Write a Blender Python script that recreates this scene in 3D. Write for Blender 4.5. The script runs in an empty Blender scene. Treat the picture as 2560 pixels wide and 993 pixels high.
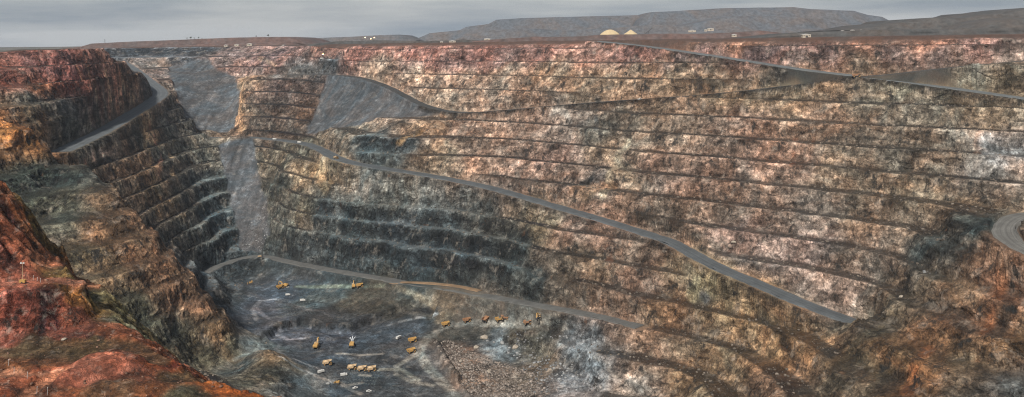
import bpy, math, random
import numpy as np
from mathutils import Vector, Matrix

random.seed(7)
rng = np.random.default_rng(11)
sc = bpy.context.scene
C = sc.collection

# ------------------------------------------------------------------ camera
FPX = 2000.0                      # focal length in pixels of the 2560 wide photograph
PX0, PY0 = 1280.0, 102.0          # principal point (on the horizon)
ROLL = math.atan(40.0 / 2560.0)
cam_d = bpy.data.cameras.new('camera')
cam_d.sensor_width = 36.0
cam_d.lens = 36.0 * FPX / 2560.0
cam_d.shift_y = -(496.5 - PY0) / 2560.0
cam_d.clip_start = 1.0
cam_d.clip_end = 40000.0
cam = bpy.data.objects.new('camera', cam_d)
cam.rotation_euler = (math.pi / 2, ROLL, 0)
cam.location = (0, 0, 0)
C.objects.link(cam)
sc.camera = cam

# ------------------------------------------------------------------ sky, sun, exposure
SUN_EL, SUN_AZ = math.radians(46), math.radians(-156)   # azimuth from +Y towards +X; the sun stands to the left, a little behind
world = bpy.data.worlds.new('World')
sc.world = world
world.use_nodes = True
wn, wl = world.node_tree.nodes, world.node_tree.links
wn.clear()
w_out = wn.new('ShaderNodeOutputWorld')
w_bg = wn.new('ShaderNodeBackground')
w_sky = wn.new('ShaderNodeTexSky')
w_sky.sky_type = 'NISHITA'
w_sky.sun_disc = False
w_sky.sun_elevation = SUN_EL
w_sky.sun_rotation = SUN_AZ
w_sky.dust_density = 3.0
w_sky.air_density = 1.2
w_tc = wn.new('ShaderNodeTexCoord')
w_map = wn.new('ShaderNodeMapping')
w_map.inputs['Scale'].default_value = (1.6, 1.6, 16.0)
w_map.inputs['Rotation'].default_value = (math.radians(3), 0, 0)
w_no = wn.new('ShaderNodeTexNoise')
w_no.inputs['Scale'].default_value = 1.7
w_no.inputs['Detail'].default_value = 6.0
w_no.inputs['Roughness'].default_value = 0.55
w_cr = wn.new('ShaderNodeValToRGB')
w_cr.color_ramp.elements[0].position = 0.36
w_cr.color_ramp.elements[0].color = (2.0, 2.35, 2.8, 1)
w_cr.color_ramp.elements[1].position = 0.62
w_cr.color_ramp.elements[1].color = (3.95, 4.05, 4.15, 1)
w_mx = wn.new('ShaderNodeMix')
w_mx.data_type = 'RGBA'
w_mx.inputs['Factor'].default_value = 0.80
wl.new(w_tc.outputs['Generated'], w_map.inputs['Vector'])
wl.new(w_map.outputs['Vector'], w_no.inputs['Vector'])
wl.new(w_no.outputs['Fac'], w_cr.inputs['Fac'])
wl.new(w_sky.outputs['Color'], w_mx.inputs['A'])
wl.new(w_cr.outputs['Color'], w_mx.inputs['B'])
wl.new(w_mx.outputs['Result'], w_bg.inputs['Color'])
w_bg.inputs['Strength'].default_value = 0.10
wl.new(w_bg.outputs['Background'], w_out.inputs['Surface'])

sun_d = bpy.data.lights.new('sun', 'SUN')
sun_d.energy = 4.8
sun_d.angle = math.radians(5)
sun_d.color = (1.0, 0.95, 0.87)
sun = bpy.data.objects.new('sun', sun_d)
sv = Vector((math.sin(SUN_AZ) * math.cos(SUN_EL), math.cos(SUN_AZ) * math.cos(SUN_EL), math.sin(SUN_EL)))
sun.rotation_euler = sv.to_track_quat('Z', 'Y').to_euler()
sun.location = (0, 0, 500)
C.objects.link(sun)

sc.view_settings.view_transform = 'Standard'
sc.view_settings.look = 'None'
sc.view_settings.exposure = 0.45
sc.view_settings.gamma = 1.0
sc.view_settings.use_curve_mapping = False
sc.cycles.max_bounces = 5
sc.cycles.diffuse_bounces = 2
sc.cycles.volume_bounces = 1
sc.cycles.use_adaptive_sampling = True
sc.cycles.pixel_filter_type = 'BLACKMAN_HARRIS'
sc.cycles.filter_width = 1.2
sc.cycles.use_denoising = True
sc.cycles.denoising_prefilter = 'NONE'
sc.cycles.adaptive_threshold = 0.01

# ------------------------------------------------------------------ pixel <-> world helpers
cr_, sr_ = math.cos(ROLL), math.sin(ROLL)
def ray(px, py):
    u, v = px - PX0, PY0 - py
    x, z = u * cr_ + v * sr_, v * cr_ - u * sr_
    return x / FPX, z / FPX                # world X and Z per metre of forward distance Y
def at_z(px, py, z):
    a, b = ray(px, py)
    y = z / b
    return (a * y, y, z)
def at_d(px, py, d):
    a, b = ray(px, py)
    return (a * d, d, b * d)

# ------------------------------------------------------------------ numpy noise
TB = 64
_tbl = rng.random((TB, TB, TB)).astype(np.float32)
def vnoise(x, y, z):
    xi, yi, zi = np.floor(x), np.floor(y), np.floor(z)
    fx, fy, fz = (x - xi), (y - yi), (z - zi)
    fx = fx * fx * (3 - 2 * fx); fy = fy * fy * (3 - 2 * fy); fz = fz * fz * (3 - 2 * fz)
    xi = xi.astype(np.int64) & 63; yi = yi.astype(np.int64) & 63; zi = zi.astype(np.int64) & 63
    x1, y1, z1 = (xi + 1) & 63, (yi + 1) & 63, (zi + 1) & 63
    def L(a, b, c): return _tbl[a, b, c]
    c00 = L(xi, yi, zi) * (1 - fx) + L(x1, yi, zi) * fx
    c10 = L(xi, y1, zi) * (1 - fx) + L(x1, y1, zi) * fx
    c01 = L(xi, yi, z1) * (1 - fx) + L(x1, yi, z1) * fx
    c11 = L(xi, y1, z1) * (1 - fx) + L(x1, y1, z1) * fx
    c0 = c00 * (1 - fy) + c10 * fy
    c1 = c01 * (1 - fy) + c11 * fy
    return (c0 * (1 - fz) + c1 * fz) * 2 - 1
def fbm(x, y, z, wl, octs=4, gain=0.5, ridged=False, off=0.0):
    s = 1.0 / wl; a = 1.0; tot = 0.0; n = 0.0
    for o in range(octs):
        v = vnoise(x * s + off + 7.3 * o, y * s + off * 1.7 + 3.1 * o, z * s + 11.9 * o)
        if ridged: v = 1 - 2 * np.abs(v)
        tot = tot + a * v; n += a
        a *= gain; s *= 2.03
    return tot / n
def sstep(a, b, x):
    t = np.clip((x - a) / (b - a), 0, 1)
    return t * t * (3 - 2 * t)
def blur(a, n=1):
    for _ in range(n):
        p = np.pad(a, 1, mode='edge')
        a = (p[:-2, 1:-1] + p[2:, 1:-1] + p[1:-1, :-2] + p[1:-1, 2:] + 2 * p[1:-1, 1:-1]) / 6
    return a
def in_poly(X, Y, poly):
    res = np.zeros(X.shape, bool)
    n = len(poly)
    for i in range(n):
        x0, y0 = poly[i][:2]; x1, y1 = poly[(i + 1) % n][:2]
        if y0 == y1: continue
        c = ((Y >= min(y0, y1)) & (Y < max(y0, y1)))
        xx = x0 + (Y - y0) * (x1 - x0) / (y1 - y0)
        res ^= c & (X < xx)
    return res

# ------------------------------------------------------------------ survey of the pit: pixel + level -> position
def line(pts, step=28.0):
    """pts are world points; resample along the line"""
    out = []
    for a, b in zip(pts[:-1], pts[1:]):
        a, b = Vector(a), Vector(b)
        n = max(1, int((b - a).length / step))
        for k in range(n): out.append(tuple(a.lerp(b, k / n)))
    out.append(tuple(pts[-1]))
    return out
def PL(z, *pp): return [at_z(px, py, z) for px, py in pp]
def plane_pt(px, z):
    """the long right wall: 0.63 X + 0.777 Y = 1284 + 1.15 z"""
    k = (px - PX0) / FPX
    y = (1284 + 1.15 * z) / (0.63 * k + 0.777)
    return (k * y, y, z)

RAMP_A = [at_z(*p) for p in [(505, 346, -199), (600, 343, -199), (640, 345, -199), (700, 350, -200), (760, 358, -204), (800, 372, -207), (850, 402, -211), (950, 420, -219), (1080, 440, -229), (1200, 463, -237),
    (1300, 490, -245), (1400, 520, -254), (1500, 548, -261), (1600, 580, -270), (1680, 605, -275), (1740, 640, -281), (1800, 672, -286), (1900, 712, -295), (2000, 757, -303), (2150, 812, -316)]]
RAMP_B = [at_d(*p) for p in [(296, 152, 2180), (330, 172, 2060), (372, 205, 1880), (408, 232, 1740), (385, 252, 1650), (330, 285, 1500), (265, 325, 1360), (210, 352, 1270), (150, 380, 1190)]]
RAMP_C = [at_d(*p) for p in [(640, 188, 1960), (740, 186, 1930), (830, 187, 1850), (900, 193, 1790), (960, 212, 1720), (1010, 238, 1660), (1060, 265, 1590), (1150, 285, 1529)]] + \
         [plane_pt(1280, -126), plane_pt(1500, -107), plane_pt(1650, -98), plane_pt(1800, -88), plane_pt(1950, -76), plane_pt(2100, -64), plane_pt(2165, -60)]
RAMP_D = [plane_pt(1490, -3.5), plane_pt(1600, -12), plane_pt(1800, -32), plane_pt(2000, -51), plane_pt(2140, -59), plane_pt(2250, -65), plane_pt(2400, -74), plane_pt(2560, -83), plane_pt(2680, -90)]
RAMP_E = [plane_pt(2165, -59), plane_pt(2215, -57), plane_pt(2300, -51), plane_pt(2420, -44), plane_pt(2560, -37), plane_pt(2680, -32)]
RAMP_F = [at_z(*p) for p in [(480, 705, -388), (530, 672, -384), (590, 650, -381), (650, 638, -380), (720, 655, -379), (850, 680, -377), (950, 696, -376), (1010, 707, -375), (1100, 718, -374), (1200, 737, -371), (1350, 765, -366), (1480, 787, -361), (1600, 818, -357)]]
RAMP_H = [at_z(*p) for p in [(975, 708, -376.5), (1030, 706, -373.5), (1100, 710, -371.5), (1160, 718, -370), (1200, 728, -369)]]
RAMP_G = [at_z(*p) for p in [(2640, 540, -196), (2570, 535, -198), (2530, 548, -201), (2508, 572, -204), (2520, 600, -207), (2570, 630, -212), (2650, 660, -218)]]

pts = []
for r in (RAMP_A, RAMP_B, RAMP_C, RAMP_D, RAMP_E, RAMP_F, RAMP_H): pts += line(r)
pts += line(RAMP_G, 20)
# long right wall
for z in (-8, -40, -110, -150, -190, -230): pts += [plane_pt(px, z) for px in (1250, 1400, 1550, 1700, 1850, 2000, 2150, 2300)]
for z in (-8, -40, -110, -150, -185): pts += [plane_pt(px, z) for px in (2430, 2560, 2700)]
for z in (-270, -300, -330): pts += [plane_pt(px, z) for px in (1700, 1800, 1900, 2000)]
pts += [plane_pt(1450, -310), plane_pt(1550, -310), plane_pt(1650, -340), plane_pt(1750, -370), plane_pt(1850, -350)]
pts += [at_z(1700, 985, -400), at_z(1620, 930, -392), at_z(1600, 870, -376), at_z(1800, 990, -386), at_z(1900, 990, -372)]
pts += [plane_pt(px, -4) [:2] + (-4,) for px in (1250, 1500, 1800, 2100, 2400, 2700)]
for px in (1250, 1500, 1800, 2100, 2400, 2700):
    a = plane_pt(px, 0)
    pts += [(a[0] * 1.12, a[1] * 1.12, -3), (a[0] * 1.3, a[1] * 1.3, -3), (a[0] * 1.5, a[1] * 1.5, -3)]
# spur at lower right
pts += [at_d(*p) for p in [(2560, 640, 790), (2480, 650, 800), (2560, 720, 765), (2560, 800, 735), (2560, 900, 710), (2560, 990, 690), (2450, 900, 730), (2350, 990, 705), (2150, 990, 760), (2250, 930, 765), (2000, 990, 800),
    (2350, 800, 790), (2200, 850, 815), (2440, 730, 800), (2400, 560, 868), (2250, 740, 862), (2330, 690, 850), (2080, 900, 825), (2450, 610, 822), (2120, 850, 838)]]
pts += [(560, 690, -300), (560, 600, -360), (420, 600, -360), (300, 620, -372), (200, 640, -395), (620, 760, -240)]
# far wall, left half
pts += [at_d(*p) for p in [(900, 112, 1880), (1000, 111, 1810), (1100, 110, 1730), (1200, 109, 1700), (800, 114, 1970), (900, 150, 1840), (1000, 160, 1760), (1100, 165, 1680), (1200, 165, 1640), (1150, 230, 1575), (1100, 215, 1635), (1050, 215, 1680), (1200, 330, 1440), (1080, 350, 1445), (950, 350, 1470), (860, 340, 1560), (1000, 390, 1405)]]
pts += [at_d(*p) for p in [(760, 332, 1700), (850, 322, 1640), (900, 316, 1605), (1000, 302, 1570), (1080, 292, 1545)]]      # foot of the grey fan
pts += [at_d(*p) for p in [(830, 335, 1605), (900, 330, 1570), (760, 345, 1670)]]
pts += [at_z(*p) for p in [(700, 420, -238), (820, 440, -243), (900, 480, -265), (720, 500, -285), (850, 560, -312), (1000, 560, -305), (1150, 560, -295), (1250, 600, -305), (720, 600, -345), (850, 630, -348), (1000, 650, -347), (1150, 670, -342), (1300, 690, -335), (1400, 650, -310), (1420, 720, -340)]]
# lower scree chute and upper scree chute
for px in (590, 620, 650):
    a, b = at_z(px - 10, 352, -201), at_z(px + 10, 628, -378)
    pts += line([a, b], 40)
for px in (480, 530, 570, 590):
    pts += line([at_d(px, 338, 1775), at_d(px - 10, 190, 1995)], 40)
# dark buttress beside the upper chute
pts += line([at_d(610, 333, 1735), at_d(625, 190, 1890)], 40) + line([at_d(720, 333, 1715), at_d(720, 192, 1880)], 40) + line([at_d(790, 330, 1705), at_d(805, 200, 1850)], 40)
# far left end of the pit
pts += [at_d(*p) for p in [(330, 140, 2280), (450, 140, 2180), (560, 140, 2130), (660, 140, 2060), (740, 140, 1990), (400, 175, 2120), (500, 180, 2060), (600, 178, 2020), (800, 148, 1950), (870, 150, 1860)]]
pts += [(x, y, -6) for x, y in [(-1150, 2330), (-900, 2330), (-650, 2300), (-420, 2230), (-250, 2000), (-100, 1900), (-150, 2300), (100, 2000), (-1000, 2420), (-500, 2420), (0, 2420), (500, 2000), (600, 2420)]]
# left wall
pts += [at_d(*p) for p in [(-60, 158, 1210), (0, 156, 1250), (80, 153, 1290), (160, 151, 1335), (240, 149, 1410), (290, 148, 1480), (318, 160, 1530), (345, 190, 1580), (362, 215, 1620),
    (0, 250, 1160), (0, 285, 1085), (45, 308, 1095), (92, 332, 1110), (80, 270, 1180), (160, 260, 1270), (250, 240, 1370), (310, 225, 1480), (0, 330, 1100), (80, 350, 1130)]]
pts += [at_d(*p) for p in [(230, 150, 1560), (160, 150, 1500), (0, 152, 1400), (290, 149, 1640)]]
pts += [(-1100, 1700, -34), (-1150, 1400, -28), (-950, 1450, -28), (-1150, 2000, -34), (-900, 1250, -24), (-1000, 1900, -36)]
# convex nose under the hairpin, then the wall above the chute foot
pts += [at_d(*p) for p in [(440, 262, 1725), (465, 300, 1700), (505, 345, 1690), (540, 420, 1640), (570, 520, 1560), (596, 615, 1480)]]
pts += [at_d(*p) for p in [(400, 330, 1560), (440, 420, 1500), (350, 400, 1380), (470, 520, 1430), (520, 600, 1395), (480, 640, 1330), (400, 480, 1380), (300, 420, 1300), (430, 580, 1330), (460, 640, 1270), (500, 700, 1235)]]
pts += [at_z(*p) for p in [(600, 640, -383), (575, 790, -402), (545, 760, -392), (600, 700, -399), (560, 700, -390)]]
# brown rib and its face
pts += line([at_d(*p) for p in [(215, 410, 1130), (270, 470, 1060), (330, 530, 1052), (400, 600, 1045), (460, 680, 1035), (540, 800, 1020), (575, 868, 1025)]])
pts += [at_d(*p) for p in [(100, 400, 1130), (160, 430, 1110), (100, 480, 1080), (200, 500, 1050), (130, 560, 1010), (220, 600, 985), (300, 650, 980), (0, 420, 1080), (-60, 470, 1000), (40, 540, 980),
    (350, 700, 975), (350, 850, 925), (420, 780, 980), (450, 880, 968), (480, 920, 985), (520, 880, 1000), (300, 780, 925)]]
pts += [(-660, 1150, -215), (-560, 1150, -290), (-500, 1180, -330), (-470, 1120, -360)]
# floor and the loop road round the rib
pts += [at_z(*p) for p in [(700, 715, -399), (780, 712, -396), (850, 716, -392), (920, 716, -386), (1000, 717, -381), (1060, 730, -384), (700, 790, -402), (800, 780, -402), (900, 775, -401), (1000, 760, -396), (1100, 760, -389), (1150, 780, -392), (1250, 795, -390), (1340, 800, -385), (1390, 800, -382), (1200, 770, -386),
    (1113, 812, -402), (1166, 802, -396), (790, 865, -413), (900, 860, -413), (1030, 875, -413), (960, 830, -411), (900, 930, -416), (1000, 980, -418), (800, 980, -418), (750, 900, -415), (1050, 840, -409), (1100, 960, -418), (1200, 1040, -420), (1000, 1040, -420), (800, 1040, -420), (620, 790, -403), (660, 830, -407),
    (1200, 875, -416), (1300, 880, -414), (1380, 890, -409), (1250, 920, -420), (1350, 960, -420), (1250, 990, -423), (1180, 925, -416), (1450, 900, -400), (1450, 1000, -412), (1400, 850, -388), (1550, 1040, -412), (1500, 850, -372)]]
pts += [at_z(*p) for p in [(600, 830, -398), (620, 880, -398), (640, 860, -398), (600, 915, -399), (560, 935, -400)]]
pts += [at_d(*p) for p in [(662, 862, 1012), (680, 900, 975), (640, 955, 930), (700, 960, 935), (560, 950, 945), (735, 1000, 905)]]
pts += [(x, y, z) for x, y, z in [(-413, 760, -290), (-300, 760, -335), (-175, 720, -370), (0, 700, -395), (120, 660, -400), (-480, 820, -270), (-560, 800, -230), (-640, 900, -215), (-300, 620, -300), (-100, 600, -360), (50, 600, -390), (-500, 620, -220), (-250, 850, -390), (-100, 820, -412), (100, 800, -412)]]
CP = np.array(pts, float)
keep = []
for i, p in enumerate(CP):                                            # thin out points closer than 6 m
    if all((CP[j, 0] - p[0]) ** 2 + (CP[j, 1] - p[1]) ** 2 > 36 for j in keep): keep.append(i)
CP = CP[keep]

def rbf_fit(P, lam):
    D = np.hypot(P[:, None, 0] - P[None, :, 0], P[:, None, 1] - P[None, :, 1])
    n = len(P)
    A = np.zeros((n + 3, n + 3)); A[:n, :n] = -D + np.eye(n) * lam
    A[:n, n] = 1; A[:n, n + 1] = P[:, 0] / 1000; A[:n, n + 2] = P[:, 1] / 1000; A[n:, :n] = A[:n, n:].T
    return np.linalg.solve(A, np.concatenate([P[:, 2], np.zeros(3)]))
def rbf_eval(P, w, X, Y):
    sh = X.shape; X, Y = X.ravel(), Y.ravel(); out = np.empty(len(X)); n = len(P)
    for s in range(0, len(X), 20000):
        e = s + 20000
        D = np.hypot(X[s:e, None] - P[None, :, 0], Y[s:e, None] - P[None, :, 1])
        out[s:e] = -D @ w[:n] + w[n] + w[n + 1] * X[s:e] / 1000 + w[n + 2] * Y[s:e] / 1000
    return out.reshape(sh)
def bilin(G, gx0, gy0, gs, X, Y):
    a = np.clip((X - gx0) / gs, 0, G.shape[1] - 1.001); b = np.clip((Y - gy0) / gs, 0, G.shape[0] - 1.001)
    i, j = a.astype(int), b.astype(int); a = a - i; b = b - j
    return (G[j, i] * (1 - a) + G[j, i + 1] * a) * (1 - b) + (G[j + 1, i] * (1 - a) + G[j + 1, i + 1] * a) * b

# main grid
QUICK = False
SX = 1.9 if not QUICK else 6.0
gx = np.arange(-1160, 860, SX)
gy = [590.0]
while gy[-1] < 2440: gy.append(gy[-1] + (1.7 if gy[-1] < 1150 else 1.7 + (gy[-1] - 1150) * 0.0012) * (1 if not QUICK else 3.4))
gy = np.array(gy)
X, Y = np.meshgrid(gx, gy)
w = rbf_fit(CP, 6.0)
cgx, cgy = np.arange(-1180, 890, 9.0), np.arange(570, 2470, 9.0)
CX, CY = np.meshgrid(cgx, cgy)
CM = blur(rbf_eval(CP, w, CX, CY), 1)
CM = np.minimum(CM, -2.0)
M = bilin(CM, cgx[0], cgy[0], 9.0, X, Y)

# distance to the haul roads and their level
def road_field(path, X, Y, reach=60.0):
    D = np.full(X.shape, 1e6); Z = np.zeros(X.shape)
    for a, b in zip(path[:-1], path[1:]):
        xa, xb = min(a[0], b[0]) - reach, max(a[0], b[0]) + reach
        ya, yb = min(a[1], b[1]) - reach, max(a[1], b[1]) + reach
        i0, i1 = np.searchsorted(X[0], [xa, xb]); j0, j1 = np.searchsorted(Y[:, 0], [ya, yb])
        if i1 <= i0 or j1 <= j0: continue
        sx, sy = X[j0:j1, i0:i1], Y[j0:j1, i0:i1]
        dx, dy = b[0] - a[0], b[1] - a[1]; L2 = dx * dx + dy * dy
        t = np.clip(((sx - a[0]) * dx + (sy - a[1]) * dy) / L2, 0, 1)
        d = np.hypot(sx - a[0] - t * dx, sy - a[1] - t * dy)
        z = a[2] + t * (b[2] - a[2])
        o = D[j0:j1, i0:i1]; m = d < o
        D[j0:j1, i0:i1] = np.where(m, d, o); Z[j0:j1, i0:i1] = np.where(m, z, Z[j0:j1, i0:i1])
    return D, Z
def smooth_path(p, n=2):
    p = [Vector(q) for q in p]
    for _ in range(n):
        q = [p[0]]
        for a, b in zip(p[:-1], p[1:]): q += [a.lerp(b, .25), a.lerp(b, .75)]
        q.append(p[-1]); p = q
    return [tuple(v) for v in p]
ROADS = []   # (path, half width)
for p, hw in ((RAMP_A, 12), (RAMP_B, 15), (RAMP_C, 9), (RAMP_D, 14), (RAMP_E, 8), (RAMP_F, 9), (RAMP_G, 11), (RAMP_H, 5)):
    ROADS.append((smooth_path(p), hw))

# flat / scree zones (outlines surveyed on the photograph, on their own levels)
floor_poly = [at_z(*p) for p in [(640, 678, -397), (720, 684, -398), (850, 703, -391), (990, 717, -382), (1100, 738, -385), (1230, 772, -388), (1340, 790, -386), (1420, 800, -382), (1400, 818, -384), (1300, 815, -390), (1150, 822, -400), (1082, 845, -408), (1120, 930, -414), (1180, 993, -416), (1260, 1080, -418), (690, 1080, -418), (745, 995, -417), (700, 900, -412), (672, 850, -407), (600, 815, -403), (570, 790, -402), (590, 740, -400), (612, 700, -399)]]
loop_poly = [at_z(px, py, -398) for px, py in [(583, 830), (655, 850), (650, 890), (600, 918), (540, 945), (530, 930), (585, 905), (590, 870)]]
chute_poly = [at_z(545, 352, -201), at_z(632, 350, -201), at_z(655, 430, -250), at_z(668, 520, -315), at_z(680, 632, -380), at_z(600, 640, -381), at_z(596, 560, -335), at_z(575, 450, -262)]
uchute_poly = [at_d(425, 188, 1995), at_d(420, 160, 2120), at_d(520, 150, 2140), at_d(545, 186, 2030), at_d(590, 185, 1990), at_d(603, 250, 1860), at_d(578, 338, 1765), at_d(505, 340, 1760), at_d(470, 300, 1780), at_d(440, 250, 1900)]
fan_poly = [at_d(822, 192, 1850), at_d(900, 197, 1785), at_d(960, 217, 1715), at_d(1010, 243, 1655), at_d(1060, 270, 1585), at_d(1130, 287, 1535), at_d(1000, 302, 1570), at_d(900, 316, 1605), at_d(850, 322, 1640), at_d(762, 330, 1700)]
hole_poly = [at_z(px, py, -412) for px, py in [(1090, 848), (1150, 822), (1250, 818), (1380, 822), (1440, 850), (1480, 900), (1500, 1000), (1500, 1060), (1240, 1060), (1150, 950)]]
def soft(poly, n):
    return blur(in_poly(X, Y, poly).astype(np.float32), n)
wob = fbm(X, Y, X * 0, 40, 3, off=4.2) * 6
def pmask(poly, n): return blur(in_poly(X + wob, Y - wob, poly).astype(np.float32), n)
m_floor = np.maximum(pmask(floor_poly, 4), pmask(loop_poly, 3))
wob = wob * .7 + fbm(X, Y, X * 0, 13, 3, off=8.8) * 7
m_chute = np.maximum(pmask(chute_poly, 2), pmask(uchute_poly, 3))
m_fan = pmask(fan_poly, 2)
m_hole = pmask(hole_poly, 4)
m_rim = sstep(-14, -6, M)                                              # the flat country above the crest
m_rim = np.maximum(m_rim, sstep(-40, -33, M) * (X < -760) * (Y > 1330 + 0.15 * (X + 900)) * sstep(1800, 1700, Y))

# roughen, terrace
n1 = fbm(X, Y, M * 0, 170, 3, off=1.0); n2 = fbm(X, Y, M, 38, 4, off=9.0); n3 = fbm(X, Y, M, 16, 3, off=5.0)
H = 26.0
ph = np.where(X < -480, 12.0, 0.0); ph = 12.0 * sstep(-350, -560, X)
zn = M + n1 * 7 + (n2 * 3.2 + n3 * 1.3) * (1 + .5 * sstep(-.1, .4, fbm(X, Y, M * 0, 120, 2, off=61.0)))
c0 = -94.0 + ph
t = (zn - c0) / H
k = np.floor(t); f = t - k
prof = np.interp(f, [0, .13, .55, .59, 1.0], [0, .07, .975, 1.0, 1.0])
zt = c0 + H * (k + prof)
worn = sstep(-0.1, 0.45, fbm(X, Y, M * 0, 210, 3, off=31.0))           # stretches where the benches have slumped
tw = (1 - m_floor) * (1 - m_chute) * (1 - m_fan) * (1 - m_rim) * (1 - 0.15 * worn) * (1 - 0.6 * m_hole)
qx, qy = X / Y * FPX + PX0, PY0 - M / Y * FPX
spur = sstep(0, 70, qx - (2400 - (qy - 540) * .93)) * sstep(530, 590, qy)
tw = tw * (1 - 0.55 * spur)
brown = sstep(-320, -380, X) * sstep(1150, 1060, Y + .2 * X); tw = tw * (1 - .45 * brown)
foot = sstep(-440, -400, X) * sstep(-200, -240, X) * sstep(1090, 1060, Y) * sstep(-366, -374, M); tw = tw * (1 - .85 * foot)
Z = M * (1 - tw) + zt * tw
Z = Z + (1 - tw) * (n2 * 1.2) * (1 - m_floor) * (1 - m_fan * .7) * (1 - m_chute * .5) * (1 - m_rim * .6)
# excavated hole in the floor with steep sides, broken rock inside
Z = Z - 5 * sstep(0.25, 0.75, m_hole) * (0.8 + 0.3 * n2)
# the step between the two floor levels
st = [at_z(px, py, -404) for px, py in [(660, 838), (700, 812), (760, 800), (820, 812), (880, 812), (905, 800), (960, 785), (1010, 778), (1060, 772), (1100, 778), (1095, 792)]]
sd, _ = road_field(st, X, Y, 40)
low_poly = st + [at_z(px, py, -412) for px, py in [(1060, 830), (1082, 850), (1150, 960), (1260, 1080), (690, 1080), (745, 995), (690, 890)]]
m_low = pmask(low_poly, 2)
up = m_floor * (1 - m_low) * sstep(40, 3, sd)
Z = Z + up * 6.0 - m_low * m_floor * sstep(30, 2, sd) * 5.0
# floor undulation
Z = Z + m_floor * (fbm(X, Y, X * 0, 60, 4, off=3.0) * 2.2 + fbm(X, Y, X * 0, 9, 3, off=6.0) * .5)
# roads cut / filled into the wall
m_road = np.zeros_like(X); m_carve = np.zeros_like(X)
for path, hw in ROADS:
    D, RZ = road_field(path, X, Y)
    wgt = sstep(hw + 9, hw + 2.5, D)
    Z = Z * (1 - wgt) + (RZ - 0.05) * wgt
    m_road = np.maximum(m_road, sstep(hw + 4, hw + 1.5, D)); m_carve = np.maximum(m_carve, sstep(hw + 10, hw + 5, D))

# rock relief: push the wall in and out along its normal
gzy, gzx = np.gradient(Z, gy, gx)
slope = np.hypot(gzx, gzy)
nl = np.sqrt(1 + slope ** 2)
NX, NY, NZ = -gzx / nl, -gzy / nl, 1 / nl
smoothz = np.maximum.reduce([m_floor, m_road, m_chute, m_fan, m_rim * 0.9])
rough = (1 - smoothz)
steep = sstep(0.35, 1.1, blur(slope, 1))
jl = fbm(X, Y, Z * 0.45, 30, 4, gain=.55, ridged=True, off=2.0)         # buttresses and gullies
jm = fbm(X, Y, Z * 0.22, 8.0, 3, gain=.6, ridged=True, off=13.0)
jf = fbm(X, Y, Z, 4.0, 2, gain=.6, off=23.0)
amp = rough * (0.25 + 0.75 * np.maximum(steep, m_carve * .8))
disp = amp * (jl * (2.3 + 3.0 * brown + 6.5 * spur) + jm * 1.6 + jf * 1.5)
disp += (m_chute + m_fan) * jf * 0.35 + m_floor * (1 - m_road) * jf * 0.25
VX, VY, VZ = X + NX * disp, Y + NY * disp, Z + NZ * disp

# ------------------------------------------------------------------ the surveyed surface, for setting things down on it
def surf(x, y):
    i = np.clip((x - gx[0]) / SX, 0, len(gx) - 2.001); ii = int(i); a = i - ii
    j = int(np.clip(np.searchsorted(gy, y) - 1, 0, len(gy) - 2)); b = np.clip((y - gy[j]) / (gy[j + 1] - gy[j]), 0, 1)
    return (Z[j, ii] * (1 - a) + Z[j, ii + 1] * a) * (1 - b) + (Z[j + 1, ii] * (1 - a) + Z[j + 1, ii + 1] * a) * b
def hit(px, py, d0=620.0, d1=2430.0):
    a, b = ray(px, py)
    d = np.arange(d0, d1, 1.5)
    xs, zs = a * d, b * d
    i = np.clip(((xs - gx[0]) / SX).astype(int), 0, len(gx) - 1); j = np.clip(np.searchsorted(gy, d), 0, len(gy) - 1)
    below = zs < Z[j, i]
    if not below.any(): return None
    k = int(np.argmax(below)); dd = d[k]
    return Vector((a * dd, dd, surf(a * dd, dd)))

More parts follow.
